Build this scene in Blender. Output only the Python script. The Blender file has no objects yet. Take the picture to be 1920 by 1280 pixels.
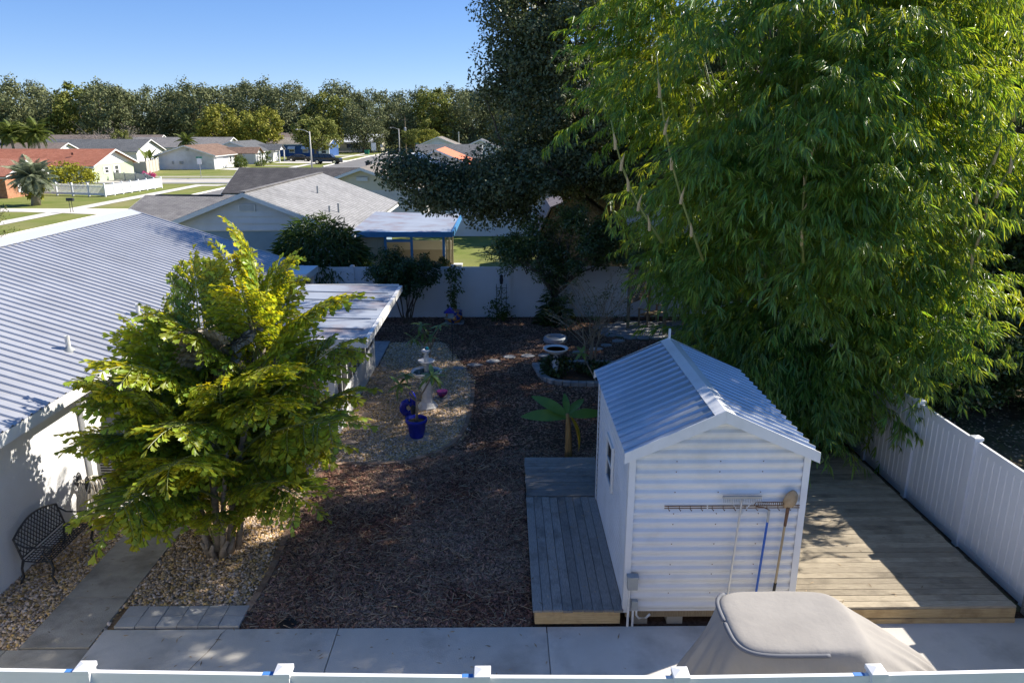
import bpy, math, random
import numpy as np
from mathutils import Vector, Matrix
R = math.radians
sc = bpy.context.scene
col = sc.collection
random.seed(7); RG = np.random.default_rng(7)

# ------------------------------------------------------------------ camera, sky, sun, exposure
cam = bpy.data.cameras.new('camera'); co = bpy.data.objects.new('camera', cam); col.objects.link(co)
co.location = (0, 0, 6.8); co.rotation_euler = (R(90) - math.atan(402/1400), 0, -math.atan(15/1400))
cam.sensor_width = 36; cam.lens = 1400/1920*36; cam.clip_end = 3000; cam.clip_start = .1
sc.camera = co
SUN = Vector((1.1, .5, 1.0)).normalized()
SUN_EL = math.asin(SUN.z); SUN_AZ = math.atan2(SUN.x, SUN.y)
w = bpy.data.worlds.new('World'); sc.world = w; w.use_nodes = True
nt = w.node_tree; bg = nt.nodes['Background']
sky = nt.nodes.new('ShaderNodeTexSky'); sky.sky_type = 'NISHITA'; sky.sun_disc = False
sky.sun_elevation = SUN_EL; sky.sun_rotation = SUN_AZ; sky.altitude = 2500; sky.air_density = 1.0; sky.dust_density = .0; sky.ozone_density = 4.0
hsv = nt.nodes.new('ShaderNodeHueSaturation'); hsv.inputs['Saturation'].default_value = 1.25; hsv.inputs['Hue'].default_value = .512
gm = nt.nodes.new('ShaderNodeGamma'); gm.inputs[1].default_value = .65; tint = nt.nodes.new('ShaderNodeMix'); tint.data_type = 'RGBA'; tint.blend_type = 'MULTIPLY'; tint.inputs[0].default_value = 1; tint.inputs[7].default_value = (.8, .89, 1.06, 1)
nt.links.new(sky.outputs[0], hsv.inputs['Color']); nt.links.new(hsv.outputs[0], gm.inputs[0]); nt.links.new(gm.outputs[0], tint.inputs[6]); nt.links.new(tint.outputs[2], bg.inputs[0]); bg.inputs[1].default_value = .125
sl = bpy.data.lights.new('sun', 'SUN'); sl.energy = 4.2; sl.angle = R(.53); sl.color = (1, .93, .82)
so = bpy.data.objects.new('sun', sl); col.objects.link(so); so.rotation_euler = (-SUN).to_track_quat('-Z', 'Y').to_euler(); so.location = (30, 15, 40)
sc.view_settings.view_transform = 'Standard'; sc.view_settings.look = 'None'; sc.view_settings.exposure = 1.18; sc.view_settings.gamma = 1
sc.render.engine = 'CYCLES'; sc.cycles.max_bounces = 5; sc.cycles.diffuse_bounces = 3; sc.cycles.glossy_bounces = 2; sc.cycles.transmission_bounces = 3; sc.cycles.transparent_max_bounces = 4

# ------------------------------------------------------------------ materials
def rgb(c): return (*c, 1)
def M(name, c1, c2=None, scale=4, detail=5, rough=.65, spec=.4, metal=0, bump=0, bscale=None, stretch=(1, 1, 1), island=0, orand=0,
      trans=0, tcol=None, dirt=None, dscale=.6, damt=.5, lohi=(.35, .65), hue=0):
    m = bpy.data.materials.new(name); m.use_nodes = True; n = m.node_tree.nodes; L = m.node_tree.links
    b = n['Principled BSDF']; b.inputs['Roughness'].default_value = rough; b.inputs['Metallic'].default_value = metal
    b.inputs['Specular IOR Level'].default_value = spec
    tc = n.new('ShaderNodeTexCoord'); vec = tc.outputs['Object']
    if orand:
        oi = n.new('ShaderNodeObjectInfo'); va = n.new('ShaderNodeVectorMath'); va.operation = 'SCALE'; va.inputs[0].default_value = (37, 71, 13)
        L.new(oi.outputs['Random'], va.inputs['Scale']); vb = n.new('ShaderNodeVectorMath'); vb.operation = 'ADD'
        L.new(vec, vb.inputs[0]); L.new(va.outputs[0], vb.inputs[1]); vec = vb.outputs[0]
    mp = n.new('ShaderNodeMapping'); mp.inputs['Scale'].default_value = stretch; L.new(vec, mp.inputs[0]); vs = mp.outputs[0]
    def noise(s, d, v=vs):
        t = n.new('ShaderNodeTexNoise'); t.inputs['Scale'].default_value = s; t.inputs['Detail'].default_value = d; t.inputs['Roughness'].default_value = .6
        L.new(v, t.inputs['Vector']); return t.outputs['Fac']
    def mix(f, a, bb, mode='MIX'):
        x = n.new('ShaderNodeMix'); x.data_type = 'RGBA'; x.blend_type = mode
        if isinstance(f, (int, float)): x.inputs[0].default_value = f
        else: L.new(f, x.inputs[0])
        for i, q in ((6, a), (7, bb)):
            if isinstance(q, tuple): x.inputs[i].default_value = rgb(q)
            else: L.new(q, x.inputs[i])
        return x.outputs[2]
    def mr(v, a, bb, c=0, d=1):
        x = n.new('ShaderNodeMapRange'); x.inputs[1].default_value = a; x.inputs[2].default_value = bb; x.inputs[3].default_value = c; x.inputs[4].default_value = d
        L.new(v, x.inputs[0]); return x.outputs[0]
    colr = c1
    if c2 is not None: colr = mix(mr(noise(scale, detail), *lohi), c1, c2)
    if dirt is not None: colr = mix(mr(noise(dscale, 6, vec), .5, .72, 0, damt), colr, dirt)
    if island or orand or hue:
        if isinstance(colr, tuple):
            q = n.new('ShaderNodeRGB'); q.outputs[0].default_value = rgb(colr); colr = q.outputs[0]
        hs = n.new('ShaderNodeHueSaturation'); L.new(colr, hs.inputs['Color'])
        if island or hue:
            ge = n.new('ShaderNodeNewGeometry'); rnd = ge.outputs['Random Per Island']; amt = island
        else: rnd = oi.outputs['Random']; amt = orand
        L.new(mr(rnd, 0, 1, 1-amt, 1+amt), hs.inputs['Value'])
        if hue:
            wn = n.new('ShaderNodeTexWhiteNoise'); wn.noise_dimensions = '1D'; L.new(rnd, wn.inputs['W'])
            L.new(mr(wn.outputs['Value'], 0, 1, .5-hue, .5+hue), hs.inputs['Hue'])
            if name.startswith(('gravel',)): L.new(mr(wn.outputs['Value'], 0, 1, .5, 1.45), hs.inputs['Saturation'])
        colr = hs.outputs[0]
    if isinstance(colr, tuple): b.inputs['Base Color'].default_value = rgb(colr)
    else: L.new(colr, b.inputs['Base Color'])
    if bump:
        bp = n.new('ShaderNodeBump'); bp.inputs['Strength'].default_value = min(1, bump); bp.inputs['Distance'].default_value = .02
        L.new(noise(bscale or scale*3, 6), bp.inputs['Height']); L.new(bp.outputs[0], b.inputs['Normal'])
    if trans:
        out = n['Material Output']; t = n.new('ShaderNodeBsdfTranslucent'); ms = n.new('ShaderNodeMixShader'); ms.inputs[0].default_value = trans
        if tcol: 
            tm = mix(1.0, colr, tcol, 'MULTIPLY'); L.new(tm, t.inputs[0])
        elif isinstance(colr, tuple): t.inputs[0].default_value = rgb(colr)
        else: L.new(colr, t.inputs[0])
        L.new(b.outputs[0], ms.inputs[1]); L.new(t.outputs[0], ms.inputs[2]); L.new(ms.outputs[0], out.inputs[0])
    return m
def shingle(name, c1, c2, swap=True, size=.3):
    m = M(name, c1, c2, 2, 5, .9, .2, dirt=tuple(x*.55 for x in c1), dscale=.35, damt=.5); n = m.node_tree.nodes; L = m.node_tree.links; b = n['Principled BSDF']
    tc = n.new('ShaderNodeTexCoord'); sp = n.new('ShaderNodeSeparateXYZ'); cb = n.new('ShaderNodeCombineXYZ'); L.new(tc.outputs['Object'], sp.inputs[0])
    L.new(sp.outputs['Y' if swap else 'X'], cb.inputs['X']); L.new(sp.outputs['X' if swap else 'Y'], cb.inputs['Y'])
    br = n.new('ShaderNodeTexBrick'); br.inputs['Scale'].default_value = 1; br.inputs['Brick Width'].default_value = size; br.inputs['Row Height'].default_value = .125
    br.inputs['Mortar Size'].default_value = .012; br.inputs['Color1'].default_value = (1, 1, 1, 1); br.inputs['Color2'].default_value = (.8, .8, .8, 1); br.inputs['Mortar'].default_value = (.55, .55, .55, 1)
    L.new(cb.outputs[0], br.inputs['Vector']); old = b.inputs['Base Color'].links[0].from_socket
    x = n.new('ShaderNodeMix'); x.data_type = 'RGBA'; x.blend_type = 'MULTIPLY'; x.inputs[0].default_value = 1; L.new(old, x.inputs[6]); L.new(br.outputs['Color'], x.inputs[7]); L.new(x.outputs[2], b.inputs['Base Color'])
    bp = n.new('ShaderNodeBump'); bp.inputs['Strength'].default_value = .5; bp.inputs['Distance'].default_value = .02; L.new(br.outputs['Fac'], bp.inputs['Height']); bp.invert = True; L.new(bp.outputs[0], b.inputs['Normal'])
    return m
def brickmat(name):
    m = M(name, (.42, .17, .09), (.5, .24, .13), 3, 5, .9); n = m.node_tree.nodes; L = m.node_tree.links; b = n['Principled BSDF']
    tc = n.new('ShaderNodeTexCoord'); sp = n.new('ShaderNodeSeparateXYZ'); cb = n.new('ShaderNodeCombineXYZ'); ad = n.new('ShaderNodeMath'); L.new(tc.outputs['Object'], sp.inputs[0])
    L.new(sp.outputs['X'], ad.inputs[0]); L.new(sp.outputs['Y'], ad.inputs[1]); L.new(ad.outputs[0], cb.inputs['X']); L.new(sp.outputs['Z'], cb.inputs['Y'])
    br = n.new('ShaderNodeTexBrick'); br.inputs['Scale'].default_value = 1; br.inputs['Brick Width'].default_value = .22; br.inputs['Row Height'].default_value = .08; br.inputs['Mortar Size'].default_value = .008
    br.inputs['Color1'].default_value = (1, 1, 1, 1); br.inputs['Color2'].default_value = (.6, .6, .6, 1); br.inputs['Mortar'].default_value = (1.3, 1.6, 1.8, 1)
    L.new(cb.outputs[0], br.inputs['Vector']); old = b.inputs['Base Color'].links[0].from_socket
    x = n.new('ShaderNodeMix'); x.data_type = 'RGBA'; x.blend_type = 'MULTIPLY'; x.inputs[0].default_value = 1; L.new(old, x.inputs[6]); L.new(br.outputs['Color'], x.inputs[7]); L.new(x.outputs[2], b.inputs['Base Color'])
    return m
T = {}
T['lawn'] = M('lawn', (.13, .165, .035), (.21, .215, .07), .25, 8, .95, .1, bump=1, bscale=14, dirt=(.27, .23, .12), dscale=.12, damt=.55)
T['asphalt'] = M('asphalt', (.16, .155, .15), (.21, .205, .2), 1.2, 8, .9, .2, bump=.4, bscale=40, dirt=(.11, .11, .11), dscale=.3)
T['concrete'] = M('concrete', (.49, .465, .415), (.59, .56, .505), .8, 8, .85, .25, bump=.25, bscale=60, dirt=(.22, .205, .18), dscale=1.1, damt=.6, orand=.04)
T['conc_old'] = M('concrete_old', (.32, .3, .255), (.42, .39, .335), 1.6, 9, .9, .2, bump=.5, bscale=45, dirt=(.13, .12, .1), dscale=1.8, damt=.7, orand=.05, stretch=(1, 2.2, 1))
T['conc_far'] = M('concrete_far', (.55, .52, .46), (.64, .61, .55), .5, 5, .9, .2)
T['paver'] = M('paver', (.36, .36, .35), (.46, .45, .43), 6, 6, .85, .25, bump=.4, bscale=60, orand=.1, dirt=(.2, .19, .17), dscale=3)
T['paverblue'] = M('paver_grey', (.3, .31, .32), (.4, .4, .4), 6, 6, .85, .25, bump=.4, bscale=60, orand=.12)
T['mulchbed'] = M('mulch_bed', (.075, .042, .028), (.14, .088, .06), 22, 8, .95, .1, bump=1, bscale=70, dirt=(.16, .12, .085), dscale=.9, damt=.4)
T['mulch'] = M('mulch_chips', (.18, .088, .058), (.32, .2, .14), .6, 5, .9, .15, island=.75, hue=.02, dirt=(.32, .25, .185), dscale=.45, damt=.4)
T['straw'] = M('straw', (.34, .26, .17), None, rough=.9, island=.4)
T['gravelbed'] = M('gravel_bed', (.2, .13, .075), (.33, .22, .13), 40, 8, .95, .1, bump=1, bscale=60)
T['gravel'] = M('gravel_stones', (.56, .39, .235), (.49, .36, .235), .8, 5, .75, .3, island=.6, hue=.012)
T['soil'] = M('soil', (.07, .055, .035), (.16, .125, .08), 1.5, 9, .95, .1, bump=1, bscale=20, dirt=(.1, .13, .04), dscale=.6)
T['white'] = M('white_vinyl', (.78, .785, .79), (.74, .745, .75), 1.5, 4, .38, .5, dirt=(.6, .6, .57), dscale=1.3, damt=.25)
T['whitepaint'] = M('white_paint', (.76, .76, .75), (.7, .7, .68), 1.2, 6, .6, .35, bump=.12, bscale=30, dirt=(.52, .51, .47), dscale=.8, damt=.35)
T['stucco'] = M('stucco', (.74, .745, .75), (.68, .68, .68), 1, 7, .85, .2, bump=.5, bscale=70, dirt=(.5, .49, .45), dscale=.8, damt=.35)
T['metalroof'] = M('metal_roof', (.47, .48, .51), (.41, .42, .45), 1.3, 6, .38, .5, metal=.35, dirt=(.34, .34, .35), dscale=.9, damt=.4)
T['shedroof'] = M('shed_roof_metal', (.5, .54, .6), (.43, .47, .53), 1.5, 6, .3, .5, metal=.65, dirt=(.4, .39, .37), dscale=1.4, damt=.4)
T['shedwall'] = M('shed_wall_metal', (.71, .72, .73), (.66, .67, .68), 1.2, 6, .45, .45, dirt=(.5, .49, .45), dscale=1.5, damt=.45)
T['sunroof'] = M('sunroom_roof', (.34, .37, .42), (.27, .29, .33), .8, 7, .4, .5, dirt=(.26, .17, .14), dscale=.8, damt=.85)
T['alu'] = M('aluminium', (.6, .61, .62), (.5, .51, .52), 6, 4, .4, .5, metal=.7)
T['galv'] = M('galvanised', (.42, .43, .43), (.33, .34, .34), 5, 4, .5, .5, metal=.5)
T['blackmetal'] = M('black_iron', (.02, .023, .027), (.035, .037, .04), 8, 4, .5, .45)
T['darkmetal'] = M('rusty_metal', (.1, .06, .04), (.22, .12, .07), 14, 6, .75, .3, metal=.3)
T['black'] = M('black_plastic', (.014, .014, .015), rough=.5)
T['glass'] = M('window_glass', (.025, .03, .035), (.05, .055, .06), 1.5, 3, .06, .8)
T['screen'] = M('window_screen', (.03, .03, .032), (.05, .05, .05), 30, 3, .5, .5)
T['deckgrey'] = M('deck_weathered', (.21, .205, .195), (.36, .345, .32), 9, 8, .8, .25, bump=.6, bscale=22, stretch=(1.1, 14, 14), orand=.2, dirt=(.06, .06, .055), dscale=2.2, damt=.6)
T['deckgreyY'] = M('deck_weathered_long', (.21, .205, .195), (.36, .345, .32), 9, 8, .8, .25, bump=.6, bscale=22, stretch=(14, 1.1, 14), orand=.2, dirt=(.06, .06, .055), dscale=2.2, damt=.6)
T['decktan'] = M('deck_tan', (.3, .25, .18), (.48, .41, .3), 8, 8, .75, .3, bump=.6, bscale=22, stretch=(.8, 14, 14), orand=.2, dirt=(.085, .07, .05), dscale=1.1, damt=.75)
T['timber'] = M('timber_new', (.46, .32, .155), (.58, .43, .23), 7, 8, .7, .3, bump=.4, bscale=20, stretch=(.7, 12, 12), orand=.1, dirt=(.22, .13, .06), dscale=4, damt=.5)
T['timberold'] = M('timber_old', (.23, .17, .1), (.32, .25, .16), 7, 8, .8, .25, bump=.4, stretch=(8, 8, .8), orand=.15)
T['edging'] = M('edging_brick', (.23, .14, .095), (.33, .24, .17), 8, 6, .9, .2, bump=.5, bscale=40, orand=.25)
T['stonetan'] = M('stone_tan', (.3, .22, .17), (.4, .32, .25), 5, 7, .9, .2, bump=.5, orand=.15)
T['stonegrey'] = M('stone_grey', (.24, .245, .25), (.36, .355, .35), 5, 7, .9, .2, bump=.5, orand=.15)
T['plaster'] = M('plaster_white', (.7, .7, .69), (.58, .58, .56), 5, 6, .75, .3, bump=.3, dirt=(.4, .39, .35), dscale=5)
T['cobalt'] = M('cobalt_glaze', (.01, .018, .24), (.015, .028, .36), 4, 5, .25, .3)
T['terracotta'] = M('terracotta', (.4, .17, .08), rough=.8)
T['talavera'] = M('painted_pot', (.05, .08, .3), (.75, .3, .05), 7, 2, .25, .5, lohi=(.47, .53))
T['purple'] = M('purple_glaze', (.14, .03, .22), (.3, .04, .1), 5, 3, .2)
T['water'] = M('water', (.03, .06, .07), rough=.05, spec=.6)
T['cover'] = M('cover_cloth', (.34, .318, .29), (.29, .272, .25), 1.6, 6, .9, .15, bump=.35, bscale=9, dirt=(.28, .26, .24), dscale=1.5, damt=.35)
T['coverdark'] = M('cover_trim', (.15, .155, .17), rough=.85)
T['hose'] = M('hose', (.55, .5, .42), (.45, .41, .35), 8, rough=.5)
T['acgrey'] = M('ac_cabinet', (.4, .4, .38), (.34, .34, .33), 4, 4, .6)
T['blueplastic'] = M('blue_fibreglass', (.015, .1, .42), rough=.35)
T['tape'] = M('blue_tape', (.06, .2, .5), rough=.6)
T['woodhandle'] = M('wood_handle', (.42, .33, .2), (.33, .24, .13), 6, 5, .6, stretch=(6, 6, .6))
T['boxgrey'] = M('utility_grey', (.36, .38, .38), (.3, .32, .32), 5, 4, .55)
T['shg_n2'] = shingle('shingle_light_grey', (.27, .27, .275), (.33, .33, .335))
T['shg_n2x'] = shingle('shingle_grey_wing', (.2, .19, .19), (.27, .26, .25), swap=False)
T['shg_n3'] = shingle('shingle_brown_grey', (.24, .215, .19), (.31, .28, .245))
T['shg_dark'] = shingle('shingle_dark', (.075, .072, .075), (.11, .105, .105), swap=False)
T['shg_darky'] = shingle('shingle_slate', (.12, .125, .13), (.16, .165, .17))
T['shg_red'] = shingle('shingle_red', (.34, .125, .075), (.42, .17, .11), swap=False)
T['shg_redy'] = shingle('shingle_red_wing', (.42, .17, .11), (.5, .22, .15))
T['shg_brown'] = shingle('shingle_brown', (.2, .13, .095), (.27, .18, .135))
T['shg_brownx'] = shingle('shingle_dull_brown', (.2, .16, .14), (.26, .21, .18), swap=False)
T['orange'] = M('orange_metal_roof', (.72, .23, .09), (.66, .2, .08), 2, 4, .5)
T['whitemetal'] = M('white_metal_roof', (.68, .7, .72), (.6, .62, .64), 2, 5, .4)
T['solar'] = M('solar_panel', (.012, .018, .05), (.02, .028, .07), 4, 3, .15, .6)
T['lapgrey'] = M('siding_white', (.66, .67, .68), (.6, .61, .62), 2, 5, .7, dirt=(.45, .45, .43), dscale=.8, damt=.4)
T['bluewall'] = M('blue_grey_wall', (.2, .29, .36), (.24, .33, .4), 2, 5, .8)
T['creamwall'] = M('cream_wall', (.6, .56, .45), (.66, .62, .5), 1, 5, .85)
T['greenwall'] = M('sage_wall', (.42, .5, .33), (.47, .55, .38), 1, 5, .85)
T['brick'] = brickmat('brick_wall')
T['dirtywhite'] = M('stained_white_wall', (.7, .71, .72), (.58, .58, .58), .5, 7, .85, dirt=(.33, .32, .3), dscale=.35, damt=.6)
T['royal'] = M('royal_blue_wall', (.02, .075, .22), (.03, .09, .26), 1, 4, .8)
T['beige'] = M('beige_vinyl', (.55, .5, .42), (.5, .455, .38), 1, 4, .6)
T['bluetrim'] = M('blue_trim', (.05, .2, .42), (.07, .24, .48), 3, 4, .6)
T['barn'] = M('barn_brown', (.1, .075, .065), (.14, .11, .095), 2, 5, .85)
T['barnroof'] = M('barn_roof', (.17, .14, .145), (.22, .19, .19), 2, 5, .85)
T['carblack'] = M('car_paint_black', (.012, .012, .014), rough=.15, spec=.6)
T['carblue'] = M('car_paint_navy', (.01, .013, .022), rough=.15, spec=.6)
T['tyre'] = M('tyre', (.02, .02, .02), rough=.9)
T['chrome'] = M('chrome', (.6, .6, .6), rough=.2, metal=1)
T['redlens'] = M('red_lens', (.35, .01, .01), rough=.2)
T['stopred'] = M('stop_red', (.5, .02, .025), rough=.5)
T['signgreen'] = M('sign_green', (.01, .2, .12), rough=.5)
T['bark'] = M('bark', (.1, .08, .06), (.2, .165, .13), 5, 8, .95, .1, bump=1, bscale=14, stretch=(3, 3, .6))
T['barkpale'] = M('bark_pale', (.26, .21, .15), (.36, .3, .22), 5, 8, .9, .1, bump=.6, stretch=(3, 3, 1))
T['palmtrunk'] = M('palm_trunk', (.22, .185, .14), (.36, .31, .25), 3, 7, .9, .15, bump=1, bscale=9, stretch=(1, 1, 5))
T['culm'] = M('bamboo_culm', (.14, .19, .05), (.24, .25, .08), 2, 5, .45, .4)
T['sheath'] = M('bamboo_sheath', (.45, .33, .17), (.52, .4, .24), 4, 4, .8)
LT = (1.25, 1.25, .55)
T['bamboo'] = M('bamboo_leaf', (.085, .22, .055), (.175, .31, .062), .5, 3, .34, .65, island=.42, hue=.02, trans=.5, tcol=(2.9, 1.7, .4))
T['oakleaf'] = M('oak_leaf', (.085, .11, .05), (.14, .16, .075), .6, 3, .45, .4, island=.45, hue=.015, trans=.22, tcol=LT)
T['darkleaf'] = M('dark_leaf', (.06, .1, .032), (.1, .15, .042), .5, 3, .32, .6, island=.45, hue=.015, trans=.25, tcol=LT)
T['shrubleaf'] = M('shrub_leaf', (.04, .075, .022), (.07, .105, .03), .8, 3, .4, .45, island=.45, hue=.015, trans=.25, tcol=LT)
T['strapleaf'] = M('strap_leaf', (.06, .11, .03), (.1, .14, .04), .8, 3, .45, .4, island=.4, hue=.015, trans=.3, tcol=LT)
T['fishtail'] = M('fishtail_leaf', (.21, .35, .045), (.36, .44, .046), .9, 4, .36, .55, island=.35, hue=.02, trans=.52, tcol=(2.0, 1.4, .38))
T['fishdead'] = M('fishtail_dry', (.2, .165, .12), (.3, .26, .2), 2, 3, .8, .2, island=.3)
T['fartree'] = M('far_tree_leaf', (.13, .155, .065), (.2, .205, .1), .09, 3, .8, .2, island=.4, hue=.015, trans=.15)
T['fargold'] = M('far_gold_leaf', (.24, .255, .04), (.33, .3, .05), .2, 3, .75, .2, island=.35, hue=.015, trans=.22)
T['olive'] = M('olive_leaf', (.16, .185, .04), (.23, .235, .055), .2, 3, .75, .2, island=.35, hue=.015, trans=.22)
T['yellowbush'] = M('yellow_bush_leaf', (.27, .28, .02), (.36, .33, .03), .5, 3, .7, .2, island=.35, trans=.22)
T['greenbush'] = M('hedge_leaf', (.07, .11, .02), (.11, .14, .03), .8, 3, .7, .2, island=.35, trans=.2)
T['twig'] = M('grey_twig', (.24, .2, .16), (.32, .28, .24), 3, 4, .9)
T['pindo'] = M('pindo_frond', (.2, .25, .15), (.28, .31, .2), 1, 3, .6, .3, island=.25, trans=.2)
T['queen'] = M('queen_frond', (.12, .17, .03), (.17, .2, .04), 1, 3, .6, .3, island=.3, trans=.25)
T['banana'] = M('banana_leaf', (.09, .2, .04), (.13, .25, .045), 3, 4, .4, .45, trans=.3, tcol=LT)
T['bananay'] = M('banana_leaf_yellow', (.6, .42, .03), (.5, .3, .03), 4, 4, .5, .3, trans=.25)
T['bananast'] = M('banana_stem', (.24, .14, .05), (.38, .25, .1), 4, 6, .8, stretch=(4, 4, .7))
T['plum'] = M('plumeria_leaf', (.13, .22, .05), (.19, .27, .06), 5, 4, .38, .5, orand=.25, trans=.25, tcol=LT)
T['flower'] = M('pink_flower', (.6, .06, .22), rough=.7, island=.3)
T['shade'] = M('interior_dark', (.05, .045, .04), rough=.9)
T['algae'] = M('algae_water', (.1, .14, .06), (.16, .2, .09), 12, 4, .2)
T['tan'] = M('tan_screen', (.42, .37, .27), (.36, .31, .22), 1.5, 4, .7)

# ------------------------------------------------------------------ object helpers
W = {}
def tag(o, label=None, cat=None, group=None, kind=None):
    if label: o['label'] = label
    if cat: o['category'] = cat
    if group: o['group'] = group
    if kind: o['kind'] = kind
    return o
def thing(name, label, cat, loc=(0, 0, 0), group=None, rz=0):
    o = bpy.data.objects.new(name, None); o.empty_display_size = .2; col.objects.link(o); o.location = loc; o.rotation_euler = (0, 0, rz)
    W[o] = Vector(loc); return tag(o, label, cat, group)
def put(name, mesh, parent=None, loc=(0, 0, 0), rot=(0, 0, 0), scale=None, local=False):
    o = bpy.data.objects.new(name, mesh); col.objects.link(o); loc = Vector(loc)
    if parent is not None:
        o.parent = parent
        if not local: loc = loc - W[parent]
    o.location = loc; o.rotation_euler = rot
    if scale is not None: o.scale = scale if hasattr(scale, '__len__') else (scale,)*3
    W[o] = Vector(loc) + (W[parent] if parent is not None else Vector()); return o
def npmesh(name, V, F, mat, smooth=False):
    me = bpy.data.meshes.new(name); V = np.asarray(V, dtype=np.float32); F = np.asarray(F, dtype=np.int32); k = F.shape[1]
    me.vertices.add(len(V)); me.vertices.foreach_set('co', V.ravel()); me.loops.add(F.size); me.loops.foreach_set('vertex_index', F.ravel())
    me.polygons.add(len(F)); me.polygons.foreach_set('loop_start', np.arange(0, F.size, k, dtype=np.int32))
    if smooth: me.polygons.foreach_set('use_smooth', np.ones(len(F), dtype=bool))
    me.materials.append(mat); me.update(calc_edges=True); return me
class MB:
    def __init__(s): s.v = []; s.f = []
    def add(s, vs, fs):
        o = len(s.v); s.v += [tuple(x) for x in vs]; s.f += [tuple(i+o for i in f) for f in fs]; return s
    def box(s, x0, x1, y0, y1, z0, z1):
        return s.add([(x0, y0, z0), (x1, y0, z0), (x1, y1, z0), (x0, y1, z0), (x0, y0, z1), (x1, y0, z1), (x1, y1, z1), (x0, y1, z1)],
                     [(0, 3, 2, 1), (4, 5, 6, 7), (0, 1, 5, 4), (1, 2, 6, 5), (2, 3, 7, 6), (3, 0, 4, 7)])
    def ext(s, poly, vec):
        n = len(poly); vec = Vector(vec); a = [Vector(p) for p in poly]; b = [p+vec for p in a]
        return s.add(a+b, [tuple(range(n))[::-1], tuple(range(n, 2*n))] + [(i, (i+1) % n, n+(i+1) % n, n+i) for i in range(n)])
    def slab(s, poly, t):
        a = [Vector(p) for p in poly]; nrm = (a[1]-a[0]).cross(a[2]-a[0]).normalized()
        if nrm.z < 0: nrm = -nrm
        return s.ext(a, -nrm*t)
    def bar(s, p, q, w_, h_, up=(0, 0, 1)):
        p = Vector(p); q = Vector(q); d = (q-p).normalized(); u = Vector(up)
        if abs(d.dot(u)) > .98: u = Vector((1, 0, 0))
        sd = d.cross(u).normalized()*w_/2; u = sd.cross(d).normalized()*h_/2
        return s.ext([p-sd-u, p+sd-u, p+sd+u, p-sd+u], q-p)
    def tube(s, pts, rad, n=8, cap=True, closed=False):
        pts = [Vector(p) for p in pts]; N = len(pts); rad = rad if hasattr(rad, '__len__') else [rad]*N
        rings = []; ref = None
        for i in range(N):
            if closed: d = pts[(i+1) % N]-pts[i-1]
            else: d = pts[min(i+1, N-1)]-pts[max(i-1, 0)]
            d = d.normalized() if d.length > 1e-9 else Vector((0, 0, 1))
            if ref is None: ref = Vector((1, 0, 0)) if abs(d.x) < .8 else Vector((0, 1, 0))
            a = d.cross(ref).normalized(); b = d.cross(a).normalized(); ref = b.cross(d) if False else ref
            rings.append([pts[i]+a*(math.cos(2*math.pi*k/n)*rad[i])+b*(math.sin(2*math.pi*k/n)*rad[i]) for k in range(n)])
        o = [v for r in rings for v in r]; f = []
        for i in range(N if closed else N-1):
            j = (i+1) % N
            f += [(i*n+k, i*n+(k+1) % n, j*n+(k+1) % n, j*n+k) for k in range(n)]
        if cap and not closed: f += [tuple(range(n))[::-1], tuple(range((N-1)*n, N*n))]
        return s.add(o, f)
    def lathe(s, prof, n=20, c=(0, 0, 0), wob=0):
        o = []; f = []; m = len(prof)
        for (r, z) in prof:
            for k in range(n):
                a = 2*math.pi*k/n; rr = r*(1+wob*math.sin(a*8)); o.append((c[0]+rr*math.cos(a), c[1]+rr*math.sin(a), c[2]+z))
        for i in range(m-1): f += [(i*n+k, i*n+(k+1) % n, (i+1)*n+(k+1) % n, (i+1)*n+k) for k in range(n)]
        f += [tuple(range(n))[::-1], tuple(range((m-1)*n, m*n))]
        return s.add(o, f)
    def mesh(s, name, mat, smooth=False, off=(0, 0, 0)):
        me = bpy.data.meshes.new(name); off = Vector(off); me.from_pydata([tuple(Vector(v)-off) for v in s.v], [], s.f); me.materials.append(mat)
        if smooth: me.polygons.foreach_set('use_smooth', [True]*len(me.polygons))
        me.update(); return me
    def build(s, name, mat, parent=None, smooth=False, bevel=0, local=False):
        off = W[parent] if (parent is not None and not local) else Vector()
        o = bpy.data.objects.new(name, s.mesh(name, mat, smooth, off)); col.objects.link(o)
        if parent is not None: o.parent = parent; W[o] = W[parent].copy()
        else: W[o] = Vector()
        if bevel:
            b = o.modifiers.new('bevel', 'BEVEL'); b.width = bevel; b.segments = 2; b.limit_method = 'ANGLE'
        return o
def B(*a): return MB().box(*a)
def struct(name, mb, mat, **k): return tag(mb.build(name, mat, **k), kind='structure')
def sheet(name, poly, z, mat): return tag(MB().add([(x, y, z) for x, y in poly], [tuple(range(len(poly)))]).build(name, mat), kind='structure')
def rect(x0, x1, y0, y1): return [(x0, y0), (x1, y0), (x1, y1), (x0, y1)]
def copytree(root, loc, rz=0, scale=1, label=None):
    r = root.copy(); col.objects.link(r); r.location = loc; r.rotation_euler = (0, 0, rz); r.scale = scale if hasattr(scale, '__len__') else (scale,)*3
    if label: r['label'] = label
    for ch in root.children:
        c = ch.copy(); col.objects.link(c); c.parent = r
        for g in ch.children:
            d = g.copy(); col.objects.link(d); d.parent = c
    W[r] = Vector(loc); return r
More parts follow.
